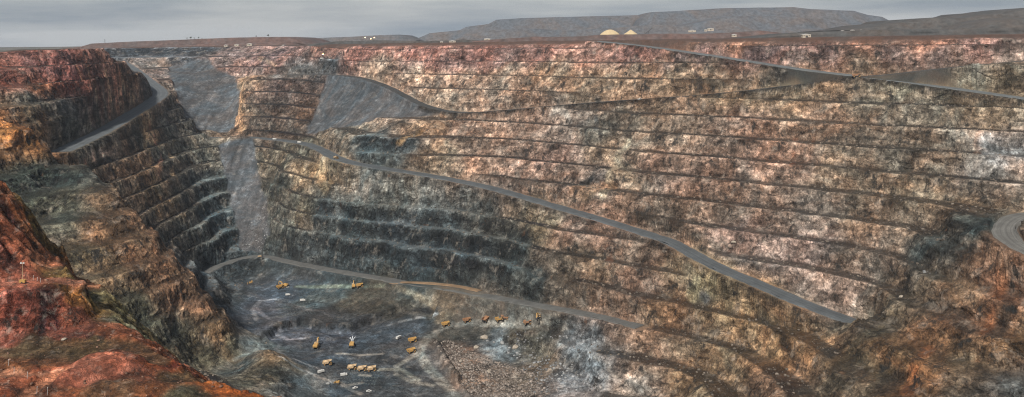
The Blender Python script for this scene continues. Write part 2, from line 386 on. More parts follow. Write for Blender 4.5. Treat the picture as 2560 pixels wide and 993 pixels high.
# ------------------------------------------------------------------ rock colours: what the rock itself is, by place
def s2l(c):
    c = np.asarray(c, float) / 255.0
    return np.where(c <= 0.04045, c / 12.92, ((c + 0.055) / 1.055) ** 2.4)
ANCH = [  # pixel, sRGB look of the rock there
 (60, 185, 140, 80, 60), (150, 175, 138, 78, 68), (230, 185, 140, 85, 68), (280, 180, 165, 110, 85), (330, 200, 150, 115, 90), (100, 215, 135, 85, 55), (20, 200, 140, 75, 55),
 (80, 260, 92, 92, 84), (160, 260, 90, 88, 84), (250, 260, 100, 92, 82), (320, 240, 95, 85, 72), (30, 290, 96, 94, 80), (150, 310, 84, 84, 76), (220, 300, 88, 84, 74), (370, 230, 90, 80, 72),
 (10, 300, 158, 98, 44), (40, 318, 156, 100, 48), (75, 328, 140, 98, 52), (5, 325, 150, 98, 46), (60, 420, 70, 76, 66), (150, 450, 66, 72, 66), (230, 440, 68, 70, 64), (100, 520, 74, 76, 64), (200, 540, 70, 72, 62), (260, 520, 105, 85, 65), (300, 580, 115, 90, 66), (340, 560, 130, 98, 72), (230, 650, 92, 82, 62), (300, 680, 105, 88, 66), (390, 640, 125, 95, 70), (430, 700, 130, 98, 72), (480, 760, 135, 100, 74),
 (380, 800, 76, 76, 62), (430, 850, 68, 70, 60), (350, 760, 80, 78, 62), (480, 880, 84, 78, 62), (540, 840, 118, 96, 70), (560, 870, 98, 88, 68),
 (440, 270, 84, 84, 78), (420, 330, 88, 86, 78), (350, 330, 84, 84, 76), (365, 330, 165, 135, 100), (385, 420, 150, 120, 92), (400, 380, 92, 88, 78), (470, 380, 100, 98, 88), (460, 480, 98, 94, 84), (520, 480, 84, 88, 86), (420, 500, 120, 104, 82), (500, 580, 88, 90, 86), (560, 560, 78, 86, 88), (450, 600, 96, 92, 82), (560, 640, 76, 82, 84), (520, 720, 86, 88, 88), (570, 740, 82, 84, 84),
 (350, 140, 88, 88, 92), (400, 130, 88, 88, 92), (470, 128, 92, 90, 94), (450, 150, 92, 90, 94), (560, 150, 132, 108, 100), (620, 140, 128, 100, 94), (700, 140, 116, 92, 92), (740, 130, 112, 84, 78), (420, 165, 125, 112, 102),
 (610, 220, 160, 134, 110), (600, 290, 150, 126, 104), (700, 220, 74, 62, 58), (700, 290, 78, 66, 58), (780, 230, 78, 66, 60), (780, 290, 90, 72, 58), (660, 250, 76, 66, 60), (740, 200, 76, 66, 62), (740, 320, 80, 70, 62), (650, 300, 80, 70, 62),
 (900, 130, 138, 88, 74), (1050, 130, 150, 96, 84), (1200, 130, 140, 92, 80), (1350, 125, 155, 105, 90), (830, 130, 126, 84, 68), (1000, 115, 150, 100, 84), (820, 165, 90, 92, 94), (760, 180, 96, 94, 92),
 (950, 170, 150, 130, 112), (1050, 190, 146, 128, 112), (1150, 200, 142, 122, 106), (1250, 190, 136, 118, 102), (1100, 240, 140, 124, 108), (1080, 160, 128, 92, 84), (1250, 155, 124, 92, 84),
 (860, 350, 112, 104, 92), (930, 360, 82, 88, 88), (1000, 350, 78, 84, 86), (1080, 330, 140, 116, 92), (1150, 330, 138, 114, 98), (1200, 400, 132, 108, 92), (1100, 390, 128, 110, 90), (960, 390, 84, 88, 86),
 (720, 390, 92, 88, 76), (760, 440, 140, 122, 98), (820, 430, 138, 120, 96), (700, 460, 84, 86, 80), (900, 470, 112, 110, 104), (1000, 480, 104, 104, 98), (1080, 500, 108, 108, 104), (760, 540, 106, 98, 82), (820, 540, 74, 80, 82), (900, 520, 80, 82, 78), (720, 560, 84, 84, 78),
 (850, 580, 61, 67, 68), (1000, 560, 67, 70, 72), (1100, 560, 72, 75, 75), (1200, 540, 84, 84, 80), (900, 630, 60, 65, 66), (1050, 630, 58, 63, 65), (1200, 630, 56, 61, 63), (1300, 600, 65, 68, 66), (1000, 670, 55, 60, 61), (1150, 690, 53, 58, 59), (1300, 700, 56, 60, 59), (750, 620, 65, 68, 68), (1350, 560, 96, 89, 73),
 (1300, 420, 138, 114, 100), (1400, 400, 136, 112, 100), (1450, 470, 128, 106, 92), (1350, 330, 126, 108, 96), (1430, 300, 116, 106, 98), (1500, 330, 98, 96, 88), (1530, 400, 132, 120, 104), (1500, 460, 86, 82, 80), (1540, 440, 150, 136, 116), (1600, 320, 112, 98, 84), (1600, 420, 118, 98, 86), (1700, 330, 116, 100, 86), (1700, 440, 120, 100, 88),
 (1400, 180, 138, 114, 92), (1600, 170, 132, 110, 90), (1750, 190, 126, 106, 86), (1500, 220, 132, 112, 92), (1700, 220, 124, 104, 84), (1850, 250, 134, 112, 88), (1950, 250, 126, 108, 88), (1650, 280, 116, 100, 84), (1850, 300, 126, 104, 90),
 (1480, 125, 168, 118, 98), (1600, 130, 130, 92, 84), (1750, 135, 112, 86, 84), (1720, 112, 160, 116, 88), (1850, 112, 158, 112, 84), (1900, 140, 106, 82, 80), (2050, 140, 112, 84, 78), (2100, 118, 156, 106, 80), (2300, 118, 160, 112, 88), (2450, 115, 152, 108, 96), (2200, 140, 116, 88, 78), (2350, 145, 112, 88, 80), (2500, 145, 128, 102, 86),
 (2000, 200, 128, 112, 90), (2150, 165, 120, 100, 80), (2250, 210, 116, 106, 88), (2400, 180, 98, 90, 78), (2500, 190, 116, 108, 90), (2450, 215, 104, 98, 84), (2150, 230, 108, 98, 84), (2300, 260, 108, 100, 88), (2450, 290, 122, 112, 96), (2050, 300, 126, 106, 90), (2200, 350, 112, 98, 84), (2100, 400, 118, 104, 88), (2300, 400, 118, 106, 92), (2500, 380, 134, 128, 124), (2450, 450, 122, 112, 104), (2000, 400, 130, 108, 94), (2150, 460, 116, 102, 86), (2300, 480, 118, 104, 86),
 (1900, 400, 132, 108, 94), (1800, 400, 118, 100, 88), (1900, 500, 124, 108, 96), (2000, 520, 126, 110, 98), (2150, 560, 116, 100, 84), (1800, 520, 112, 92, 78), (1700, 520, 108, 90, 76), (1850, 600, 134, 116, 108), (2000, 620, 130, 112, 104), (2150, 640, 118, 104, 92), (2000, 700, 126, 110, 100), (2100, 740, 122, 106, 96), (1950, 660, 126, 112, 104),
 (1500, 600, 128, 106, 92), (1600, 640, 124, 102, 86), (1450, 560, 134, 110, 96), (1500, 680, 116, 98, 80), (1600, 720, 120, 98, 84), (1700, 680, 130, 116, 94), (1780, 730, 146, 128, 96), (1750, 750, 112, 98, 82), (1450, 640, 96, 86, 74), (1450, 730, 82, 76, 68), (1550, 780, 110, 92, 78),
 (1700, 800, 124, 100, 76), (1850, 800, 130, 104, 74), (2000, 850, 128, 102, 72), (1700, 870, 116, 94, 74), (1850, 900, 110, 92, 70), (2050, 900, 116, 92, 66), (1750, 960, 108, 90, 68), (1950, 960, 112, 90, 72), (1600, 900, 112, 96, 82), (1900, 740, 120, 100, 76),
 (2200, 800, 96, 88, 72), (2250, 880, 118, 90, 62), (2350, 850, 122, 92, 64), (2450, 800, 118, 88, 66), (2500, 700, 124, 90, 68), (2400, 720, 112, 88, 66), (2300, 950, 124, 92, 62), (2450, 930, 112, 94, 72), (2520, 960, 92, 92, 90), (2350, 640, 76, 78, 74), (2400, 560, 70, 74, 70), (2430, 520, 108, 92, 74), (2450, 650, 108, 84, 66), (2180, 940, 84, 76, 60), (2540, 850, 120, 96, 68), (2300, 720, 92, 84, 72), (2120, 960, 96, 82, 66),
 (1450, 850, 118, 116, 116), (1480, 920, 126, 124, 124), (1420, 960, 116, 112, 112), (1530, 960, 128, 120, 112), (1200, 832, 66, 64, 58), (1290, 840, 74, 72, 64), (1370, 838, 78, 76, 70), (1120, 838, 70, 68, 62), (1230, 860, 106, 112, 116), (1330, 860, 96, 90, 78), (1350, 890, 104, 94, 80), (1150, 880, 112, 94, 82), (1200, 930, 118, 100, 86), (1250, 880, 112, 116, 118), (1300, 940, 104, 94, 82),
 (720, 740, 90, 94, 102), (660, 770, 94, 95, 103), (800, 740, 80, 89, 90), (900, 740, 73, 72, 64), (850, 780, 70, 68, 68), (980, 750, 68, 67, 61), (720, 840, 94, 94, 102), (850, 840, 77, 78, 86), (960, 830, 78, 82, 88), (800, 900, 78, 82, 88), (950, 900, 77, 77, 79), (900, 960, 77, 84, 90), (1050, 930, 80, 78, 78), (1000, 970, 87, 89, 91), (1100, 750, 87, 82, 71), (1200, 780, 94, 89, 81), (1050, 735, 70, 72, 69),
 (620, 870, 112, 114, 110), (590, 910, 100, 104, 100), (680, 890, 112, 98, 76), (650, 950, 88, 84, 70), (720, 970, 92, 94, 94),
]
ap, ac = [], []
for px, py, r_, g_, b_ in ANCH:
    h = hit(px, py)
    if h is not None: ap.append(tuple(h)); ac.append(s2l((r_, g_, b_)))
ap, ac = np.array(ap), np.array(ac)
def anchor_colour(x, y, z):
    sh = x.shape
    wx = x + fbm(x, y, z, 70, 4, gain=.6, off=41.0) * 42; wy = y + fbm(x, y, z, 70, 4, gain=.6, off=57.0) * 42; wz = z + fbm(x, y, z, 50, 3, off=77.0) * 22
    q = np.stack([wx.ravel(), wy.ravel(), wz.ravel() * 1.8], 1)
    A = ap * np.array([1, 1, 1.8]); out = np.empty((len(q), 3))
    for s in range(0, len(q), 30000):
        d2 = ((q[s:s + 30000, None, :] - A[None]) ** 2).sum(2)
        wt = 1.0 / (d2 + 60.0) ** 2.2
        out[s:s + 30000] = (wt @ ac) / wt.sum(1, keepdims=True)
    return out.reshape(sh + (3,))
cs = 3
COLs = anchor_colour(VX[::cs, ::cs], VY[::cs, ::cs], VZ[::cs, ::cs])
def up3(A):
    ny, nx = X.shape
    jj = np.minimum(np.arange(ny) / cs, A.shape[0] - 1.001); ii = np.minimum(np.arange(nx) / cs, A.shape[1] - 1.001)
    j0, i0 = jj.astype(int), ii.astype(int); b = (jj - j0)[:, None, None]; a = (ii - i0)[None, :, None]
    return (A[j0][:, i0] * (1 - a) + A[j0][:, i0 + 1] * a) * (1 - b) + (A[j0 + 1][:, i0] * (1 - a) + A[j0 + 1][:, i0 + 1] * a) * b
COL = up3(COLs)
ALB = 0.66
COL = COL * ALB
lum = COL.mean(2, keepdims=True); COL = lum + (COL - lum) * (.86 - .22 * sstep(-70, -30, VZ)[..., None])
rimc = np.array(s2l((78, 64, 58))) * ALB; COL = COL * (1 - m_rim[..., None]) + rimc * m_rim[..., None]
# benches: dark rubble and painted toe shade; crests: pale dust and painted sunlit edge
tw = tw * (1 - m_carve)
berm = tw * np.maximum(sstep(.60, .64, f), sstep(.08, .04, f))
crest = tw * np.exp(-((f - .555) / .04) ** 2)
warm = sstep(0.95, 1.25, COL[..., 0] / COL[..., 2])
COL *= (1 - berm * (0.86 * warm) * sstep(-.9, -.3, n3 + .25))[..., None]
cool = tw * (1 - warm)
COL *= (1 + cool * (1.35 * sstep(.53, .60, f) * sstep(-.5, .3, n2 + .2) - .50 * sstep(.15, .25, f) * sstep(.56, .50, f)))[..., None]  # grey rock: sunlit bench tops and darker faces painted into the colour
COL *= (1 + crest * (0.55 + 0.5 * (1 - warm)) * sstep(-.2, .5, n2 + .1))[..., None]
gm = np.clip(np.maximum(m_chute, m_fan), 0, 1)[..., None]
COL *= (1 - .28 * spur)[..., None]
COL *= np.array([1.10, 1.06, 1.04]) ** warm[..., None] * np.array([.68, .75, .79]) ** (1 - warm)[..., None]
xs_ = np.where(X > -430, .88 * X - .47 * Y, X)
streak = fbm(xs_, (X + Y) * .04, Z * 0, 9, 4, gain=.6, off=19.0)
grav = np.array(s2l((78, 80, 83))) * ALB
COL = COL * (1 - gm) + gm * grav * np.clip(1 + .60 * streak[..., None], .5, 1.8) * (1 + 0.18 * fbm(X, Y, Z * 0, 45, 3, off=17.0)[..., None])
# seams, stains, wheel tracks; also dark bands on step, creases and road edges
def colour_band(pp, wid, rgb, amt=.85, flat=False):
    P = [hit(*p) if len(p) == 2 else Vector(p) for p in pp]; P = [p for p in P if p is not None]
    for a, b in zip(P[:-1], P[1:]):
        x0, x1, y0, y1 = min(a.x, b.x) - 3 * wid, max(a.x, b.x) + 3 * wid, min(a.y, b.y) - 3 * wid, max(a.y, b.y) + 3 * wid
        i0, i1 = np.searchsorted(gx, [x0, x1]); j0, j1 = np.searchsorted(gy, [y0, y1])
        if i1 <= i0 or j1 <= j0: continue
        sl = np.s_[j0:j1, i0:i1]; d = b - a; L2 = d.length_squared
        t_ = np.clip(((VX[sl] - a.x) * d.x + (VY[sl] - a.y) * d.y + (VZ[sl] - a.z) * d.z) / L2, 0, 1)
        ds = np.sqrt((VX[sl] - a.x - t_ * d.x) ** 2 + (VY[sl] - a.y - t_ * d.y) ** 2 + (VZ[sl] - a.z - t_ * d.z) ** 2)
        k_ = amt * sstep(1.0, .45, ds / wid + n2[sl] * (.5 if not flat else .25))[..., None]
        COL[sl] = COL[sl] * (1 - k_) + k_ * s2l(rgb) * ALB
SE = [([(352, 285), (360, 330), (372, 390), (385, 430), (385, 470), (402, 495)], 7, (178, 146, 110)), ([(372, 300), (385, 350), (402, 400), (395, 430)], 5, (168, 118, 98)), ([(425, 390), (428, 440)], 9, (165, 138, 108)),
 ([(1990, 350), (1985, 385), (1980, 412)], 6, (118, 70, 46)), ([(2450, 340), (2442, 385)], 6, (120, 72, 44)), ([(1520, 620), (1526, 668)], 7, (132, 76, 50)), ([(2035, 340), (2025, 400)], 4, (110, 72, 52)),
 ([(2512, 690), (2492, 760), (2445, 900)], 7, (136, 82, 48)), ([(2322, 880), (2292, 930), (2270, 985)], 9, (138, 84, 50)), 
 ([(1572, 358), (1548, 400), (1526, 440), (1510, 492)], 9, (150, 138, 120)), ([(1500, 330), (1497, 420), (1480, 455), (1400, 482)], 6, (58, 56, 54)), ([(1740, 185), (1752, 215), (1748, 232)], 8, (66, 60, 56)), ([(1495, 250), (1490, 330)], 7, (72, 74, 74)),
 ([(1535, 515), (1600, 545), (1680, 580), (1740, 600), (1800, 625)], 7, (58, 52, 46)), ([(1790, 720), (1740, 740)], 16, (158, 142, 112)), ([(1760, 742), (1770, 760)], 9, (84, 84, 86)),
 ([(900, 300), (870, 318)], 4, (60, 62, 62)), ([(1050, 330), (1000, 355)], 9, (160, 132, 98)), ([(2480, 360), (2500, 400)], 16, (138, 133, 130)), ([(1530, 470), (1460, 490)], 12, (120, 98, 78)),
 ([(260, 170), (268, 200), (278, 235)], 6, (188, 150, 120)), ([(215, 165), (225, 200)], 5, (180, 140, 112)), ([(300, 170), (312, 205), (325, 240), (335, 260)], 6, (176, 138, 104)), ([(190, 165), (205, 200)], 5, (165, 120, 95)), ([(235, 205), (240, 240)], 5, (170, 140, 112)),
 ([(155, 395), (210, 400)], 6, (176, 128, 108)), ([(215, 390), (290, 378)], 5, (190, 160, 140)), ([(650, 145), (690, 165)], 10, (150, 128, 112)), 
 ([(612, 195), (605, 240), (600, 290), (605, 325)], 12, (178, 150, 122)), ([(760, 425), (800, 430), (820, 470)], 18, (158, 134, 106)), ([(1440, 480), (1500, 470)], 14, (150, 120, 98))]
for a in SE: colour_band(*a, amt=.30 if a[2][0] < 140 and a[2][0] > 1.6 * a[2][1] * .95 else .8)
colour_band([(660, 838), (700, 814), (760, 803), (820, 815), (880, 815), (905, 803), (960, 788), (1010, 781), (1060, 775), (1095, 778)], 9, (44, 46, 48), .8, True)  # dark rock and shade of the step face, painted as one band
TR = [([(1395, 806), (1320, 815), (1250, 808), (1166, 806), (1113, 816), (1070, 845), (1046, 880), (1075, 925), (1110, 960), (1140, 993)], 8, (124, 122, 116)), ([(1030, 892), (992, 915), (992, 938), (1030, 955), (1080, 965)], 5, (122, 120, 114)),
 ([(700, 892), (740, 918), (790, 940), (850, 958), (900, 985)], 4, (132, 132, 130)), ([(842, 884), (900, 889), (955, 886)], 3.5, (150, 146, 140)), ([(935, 925), (1000, 925), (1045, 950)], 5, (138, 134, 124)), ([(640, 800), (632, 775), (650, 752), (690, 748)], 4, (140, 142, 148)), ([(640, 770), (660, 790), (700, 830)], 5, (132, 132, 140)),
 ([(985, 715), (1045, 742), (1090, 768), (1112, 790), (1095, 806)], 6, (118, 110, 96)), ([(740, 716), (850, 716), (960, 715)], 4, (122, 130, 118)), ([(1000, 805), (1050, 795), (1090, 785)], 4, (140, 146, 150)), ([(700, 862), (690, 875), (740, 900), (800, 925)], 3.5, (128, 126, 126)),
 ([(860, 965), (905, 958)], 4, (156, 152, 146)), ([(900, 938), (925, 940)], 3, (160, 156, 148)), ([(590, 900), (635, 880), (645, 855)], 5, (126, 128, 122)), ([(720, 760), (770, 775), (830, 790)], 6, (88, 88, 90)), ([(740, 830), (800, 835), (860, 830)], 5, (84, 84, 88)), ([(690, 835), (720, 850), (760, 845)], 4, (140, 140, 148))]
for pp, w_ in (([(2150, 815), (2080, 880), (2010, 985)], 12), ([(2350, 545), (2385, 585), (2330, 650), (2275, 720)], 16), ([(2200, 760), (2150, 830)], 14), ([(2380, 780), (2420, 830)], 12), ([(2240, 950), (2200, 985)], 12), ([(1960, 860), (2010, 930)], 7), ([(1900, 800), (1960, 850)], 7), ([(2520, 780), (2480, 860)], 10)): colour_band(pp, w_, (52, 46, 40), .7)  # dark strips along the corner crease and spur gullies
for path, off_, w_, a_ in ((RAMP_C[6:], 9, 11, .95), (RAMP_D, 16, 7, .9), (RAMP_E, 0, 13, .8), (RAMP_A[4:], 18, 7, .55), (RAMP_B, 19, 6, .5)):   # dark band along the outer road edge
    q_ = []
    for i_, p_ in enumerate(path):
        d_ = Vector(path[min(i_ + 1, len(path) - 1)]) - Vector(path[max(i_ - 1, 0)]); d_.z = 0; d_.normalize()
        q_.append(tuple(Vector(p_) + Vector((d_.y, -d_.x, 0)) * off_ + Vector((0, 0, -3))))
    colour_band(q_, w_, (44, 41, 38), a_, True)
for pp, w_, c_ in (([(2180, 196), (2260, 194), (2350, 186)], 22, (62, 60, 57)), ([(1910, 198), (1960, 190), (2030, 188), (2110, 190)], 20, (62, 60, 57)), ([(860, 765), (930, 772), (1000, 765)], 26, (58, 56, 50)), ([(720, 775), (800, 778)], 14, (60, 60, 62)), ([(760, 850), (700, 862)], 12, (66, 66, 70)), ([(1000, 850), (960, 870)], 10, (62, 64, 68)), ([(960, 950), (900, 990)], 14, (64, 66, 68))): colour_band(pp, w_, c_, .8 if w_ in (20, 22) else .62)
for pp, w_, c_ in TR: colour_band(pp, w_ * 1.15, tuple(min(255, q * 1.0) for q in c_), amt=.75, flat=True)
ROUGHM = np.clip(np.maximum(rough, np.maximum.reduce([.6 * m_floor, .42 * m_chute, .36 * m_fan]) * (1 - m_road)), 0, 1) * (1 - .7 * np.clip(berm, 0, 1))

# ------------------------------------------------------------------ mesh helpers
def add_attr(me, name, kind, data):
    a = me.attributes.new(name, kind, 'POINT')
    a.data.foreach_set('color' if kind == 'FLOAT_COLOR' else 'value', np.ascontiguousarray(data, np.float32).ravel())
def grid_mesh(name, VX, VY, VZ, sel, col, rgh, mat, smooth=True):
    ny, nx = VX.shape
    idx = np.arange(ny * nx).reshape(ny, nx)
    q = np.stack([idx[:-1, :-1], idx[:-1, 1:], idx[1:, 1:], idx[1:, :-1]], -1)[sel]
    used = np.zeros(ny * nx, bool); used[q.ravel()] = True
    remap = np.cumsum(used) - 1
    q = remap[q]
    co = np.stack([VX.ravel()[used], VY.ravel()[used], VZ.ravel()[used]], 1)
    me = bpy.data.meshes.new(name)
    me.vertices.add(len(co)); me.vertices.foreach_set('co', co.astype(np.float32).ravel())
    me.loops.add(len(q) * 4); me.loops.foreach_set('vertex_index', q.astype(np.int32).ravel())
    me.polygons.add(len(q)); me.polygons.foreach_set('loop_start', np.arange(0, len(q) * 4, 4, dtype=np.int32))
    me.update(calc_edges=True)
    me.polygons.foreach_set('use_smooth', np.full(len(q), smooth))
    c4 = np.ones((len(co), 4), np.float32); c4[:, :3] = np.clip(col.reshape(-1, 3)[used], 0.01, 0.85)
    add_attr(me, 'rock', 'FLOAT_COLOR', c4)
    add_attr(me, 'rough', 'FLOAT', rgh.ravel()[used])
    me.materials.append(mat)
    o = bpy.data.objects.new(name, me); C.objects.link(o); o['kind'] = 'structure'
    return o

# ------------------------------------------------------------------ materials
class NT:
    def __init__(s, mat):
        mat.use_nodes = True
        s.n, s.l = mat.node_tree.nodes, mat.node_tree.links
        s.n.clear()
        s.out = s.n.new('ShaderNodeOutputMaterial'); s.b = s.n.new('ShaderNodeBsdfPrincipled')
        s.l.new(s.b.outputs[0], s.out.inputs['Surface'])
    def node(s, t, **kw):
        n = s.n.new(t)
        for k_, v in kw.items():
            if k_ in n.inputs: n.inputs[k_].default_value = v
            else: setattr(n, k_, v)
        return n
    def link(s, a, b): s.l.new(a, b)
    def math(s, op, a, b=None, clamp=False):
        n = s.n.new('ShaderNodeMath'); n.operation = op; n.use_clamp = clamp
        for i, v in enumerate((a, b)):
            if v is None: continue
            if isinstance(v, (int, float)): n.inputs[i].default_value = v
            else: s.l.new(v, n.inputs[i])
        return n.outputs[0]
    def noise(s, vec, scale, detail=4, rough=.55, dist=0.0):
        n = s.node('ShaderNodeTexNoise', Scale=scale, Detail=detail, Roughness=rough, Distortion=dist); s.l.new(vec, n.inputs['Vector']); return n.outputs['Fac']
    def mapr(s, v, a, b, c, d):
        n = s.node('ShaderNodeMapRange'); n.clamp = True
        for k_, x in zip(('From Min', 'From Max', 'To Min', 'To Max'), (a, b, c, d)): n.inputs[k_].default_value = x
        s.l.new(v, n.inputs['Value']); return n.outputs[0]
    def mapping(s, vec, sc_, rot=(0, 0, 0)):
        n = s.node('ShaderNodeMapping'); n.inputs['Scale'].default_value = sc_; n.inputs['Rotation'].default_value = rot; s.l.new(vec, n.inputs['Vector']); return n.outputs[0]
    def mix(s, fac, a, b, bt='MIX'):
        n = s.n.new('ShaderNodeMix'); n.data_type = 'RGBA'; n.blend_type = bt
        for key, v in (('Factor', fac), ('A', a), ('B', b)):
            if isinstance(v, (int, float)): n.inputs[key].default_value = v
            elif isinstance(v, tuple): n.inputs[key].default_value = v
            else: s.l.new(v, n.inputs[key])
        return n.outputs['Result']

def rock_material(name, fine=1.0):
    m = bpy.data.materials.new(name); t = NT(m)
    tc = t.node('ShaderNodeTexCoord').outputs['Object']
    colr = t.node('ShaderNodeAttribute', attribute_name='rock').outputs['Color']
    rgh = t.node('ShaderNodeAttribute', attribute_name='rough').outputs['Fac']
    big = t.noise(tc, .022 * fine, 11, .70, .3)
    mid = t.noise(tc, .10 * fine, 7, .70, .6)
    strk = t.noise(t.mapping(tc, (.26 * fine, .26 * fine, .022 * fine)), 1.0, 6, .66, .4)
    strat = t.noise(t.mapping(tc, (.03 * fine, .03 * fine, .22 * fine), (.35, .25, 0)), 1.0, 6, .68, .4)
    fin = t.noise(tc, .55 * fine, 5, .75)
    vo = t.node('ShaderNodeTexVoronoi', Scale=.035 * fine, feature='DISTANCE_TO_EDGE')
    wv = t.node('ShaderNodeVectorMath', operation='ADD')
    nd = t.node('ShaderNodeTexNoise', Scale=.03 * fine, Detail=6.0); t.link(tc, nd.inputs['Vector'])
    sc_v = t.node('ShaderNodeVectorMath', operation='SCALE'); sc_v.inputs['Scale'].default_value = 60 / fine; t.link(nd.outputs['Color'], sc_v.inputs[0])
    t.link(tc, wv.inputs[0]); t.link(sc_v.outputs[0], wv.inputs[1]); t.link(wv.outputs[0], vo.inputs['Vector'])
    crack = t.mapr(vo.outputs['Distance'], 0.0, 0.08, 0.0, 1.0)
    a = t.mapr(big, .32, .68, .42, 1.66)
    b = t.mapr(mid, .30, .70, .60, 1.42)
    c = t.mapr(strk, .30, .70, .74, 1.28)
    d = t.mapr(strat, .30, .70, .72, 1.30)
    e = t.mapr(fin, .28, .72, .55, 1.50)
    cr = t.mapr(vo.outputs['Distance'], 0.0, 0.04, .72, 1.0)
    val = t.math('MULTIPLY', t.math('MULTIPLY', t.math('MULTIPLY', a, b), t.math('MULTIPLY', c, d)), t.math('MULTIPLY', e, cr))
    val = t.math('POWER', val, 1.55)
    for sc3, lo, hi in (((.06, .06, .085), .62, 1.42), ((.17, .17, .22), .58, 1.46)):
        vb = t.node('ShaderNodeTexVoronoi', Scale=1.0, feature='F1'); wv2 = t.node('ShaderNodeVectorMath', operation='ADD')
        s2_ = t.node('ShaderNodeVectorMath', operation='SCALE'); s2_.inputs['Scale'].default_value = 9 / fine; t.link(nd.outputs['Color'], s2_.inputs[0])
        t.link(tc, wv2.inputs[0]); t.link(s2_.outputs[0], wv2.inputs[1]); t.link(t.mapping(wv2.outputs[0], tuple(q * fine for q in sc3), (.3, .2, .5)), vb.inputs['Vector'])
        bw = t.node('ShaderNodeSeparateColor'); t.link(vb.outputs['Color'], bw.inputs[0])
        val = t.math('MULTIPLY', val, t.mapr(bw.outputs[0], 0, 1, lo, hi))
    soft_ = t.math('MULTIPLY', t.mapr(mid, .3, .7, .82, 1.18), t.mapr(fin, .28, .72, .70, 1.34))
    vm = t.node('ShaderNodeMix'); vm.data_type = 'FLOAT'
    t.link(rgh, vm.inputs['Factor']); t.link(soft_, vm.inputs['A']); t.link(val, vm.inputs['B'])
    vcol = t.node('ShaderNodeCombineColor'); [t.link(vm.outputs[0], vcol.inputs[i]) for i in range(3)]
    base = t.mix(1.0, colr, vcol.outputs[0], 'MULTIPLY')
    hue = t.noise(tc, .017 * fine, 7, .65, .8)
    base = t.mix(1.0, base, t.mix(t.mapr(hue, .38, .62, 0, 1), (.88, 1.0, 1.06, 1), (1.12, .99, .90, 1)), 'MULTIPLY')
    # pale quartz and crushed rock, rusty run-off, dark shale
    pale = t.math('MULTIPLY', t.mapr(t.noise(t.mapping(tc, (.045 * fine, .045 * fine, .036 * fine)), 1.0, 9, .72, .3), .55, .68, 0, .85), rgh)
    base = t.mix(pale, base, t.mix(.45, t.mix(1.0, base, (2.3, 2.2, 2.1, 1), 'MULTIPLY'), (.38, .335, .285, 1)))
    rust = t.math('MULTIPLY', t.mapr(t.noise(t.mapping(tc, (.06 * fine, .06 * fine, .012 * fine)), 1.3, 5, .6, .6), .66, .76, 0, .5), rgh)
    base = t.mix(rust, base, (.15, .065, .030, 1))
    dark = t.math('MULTIPLY', t.mapr(t.noise(t.mapping(tc, (.07 * fine, .07 * fine, .03 * fine)), 1.0, 9, .70, .3), .36, .45, .9, 0), rgh)
    base = t.mix(dark, base, (.018, .018, .017, 1))
    t.link(base, t.b.inputs['Base Color'])
    t.b.inputs['Roughness'].default_value = .95
    t.b.inputs['Specular IOR Level'].default_value = .15
    hgt = t.math('ADD', t.math('ADD', t.math('MULTIPLY', mid, 3.0), t.math('MULTIPLY', fin, 1.2)), t.math('ADD', t.math('MULTIPLY', strk, 2.2), t.math('MULTIPLY', crack, .9)))
    bmp = t.node('ShaderNodeBump'); bmp.inputs['Distance'].default_value = 1.6 / fine
    t.link(t.math('ADD', t.math('MULTIPLY', rgh, .8), .12), bmp.inputs['Strength'])
    t.link(hgt, bmp.inputs['Height']); t.link(bmp.outputs[0], t.b.inputs['Normal'])
    return m
M_ROCK = rock_material('blasted_rock')

def plain(name, col, rough=.8, var=.25, scale=1.0, metal=0.0, bump=0.0, spec=.3):
    m = bpy.data.materials.new(name); t = NT(m)
    tc = t.node('ShaderNodeTexCoord').outputs['Object']
    n = t.noise(tc, scale, 5, .65)
    v = t.mapr(n, .3, .7, 1 - var, 1 + var)
    vc = t.node('ShaderNodeCombineColor'); [t.link(v, vc.inputs[i]) for i in range(3)]
    t.link(t.mix(1.0, tuple(col) + (1,), vc.outputs[0], 'MULTIPLY'), t.b.inputs['Base Color'])
    t.b.inputs['Roughness'].default_value = rough; t.b.inputs['Metallic'].default_value = metal
    t.b.inputs['Specular IOR Level'].default_value = spec
    if bump:
        bm_ = t.node('ShaderNodeBump'); bm_.inputs['Distance'].default_value = bump; t.link(n, bm_.inputs['Height']); t.link(bm_.outputs[0], t.b.inputs['Normal'])
    return m

# ------------------------------------------------------------------ build the pit
xc = (X[:-1, :-1] + X[1:, 1:]) / 2; yc = (Y[:-1, :-1] + Y[1:, 1:]) / 2
view = np.abs(xc) < 0.70 * yc + 60
cell = lambda A: (A[:-1, :-1] + A[1:, :-1] + A[:-1, 1:] + A[1:, 1:]) / 4
cf, cc, cn = cell(m_floor), cell(m_chute), cell(m_fan)
s_floor = view & (cf > .5); s_chute = view & (cc > .5) & ~s_floor; s_fan = view & (cn > .5) & ~s_floor & ~s_chute
s_rim = view & (cell(m_rim) > .5) & ~s_floor & ~s_chute & ~s_fan
s_wall = view & ~s_floor & ~s_chute & ~s_fan & ~s_rim
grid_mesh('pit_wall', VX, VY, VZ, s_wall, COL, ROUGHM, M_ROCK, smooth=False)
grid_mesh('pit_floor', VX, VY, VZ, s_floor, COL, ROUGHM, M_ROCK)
grid_mesh('scree_slope', VX, VY, VZ, s_chute, COL, ROUGHM, M_ROCK)
grid_mesh('waste_rock_slope', VX, VY, VZ, s_fan, COL, ROUGHM, M_ROCK)
grid_mesh('rim_ground', VX, VY, VZ, s_rim, COL, ROUGHM, M_ROCK)

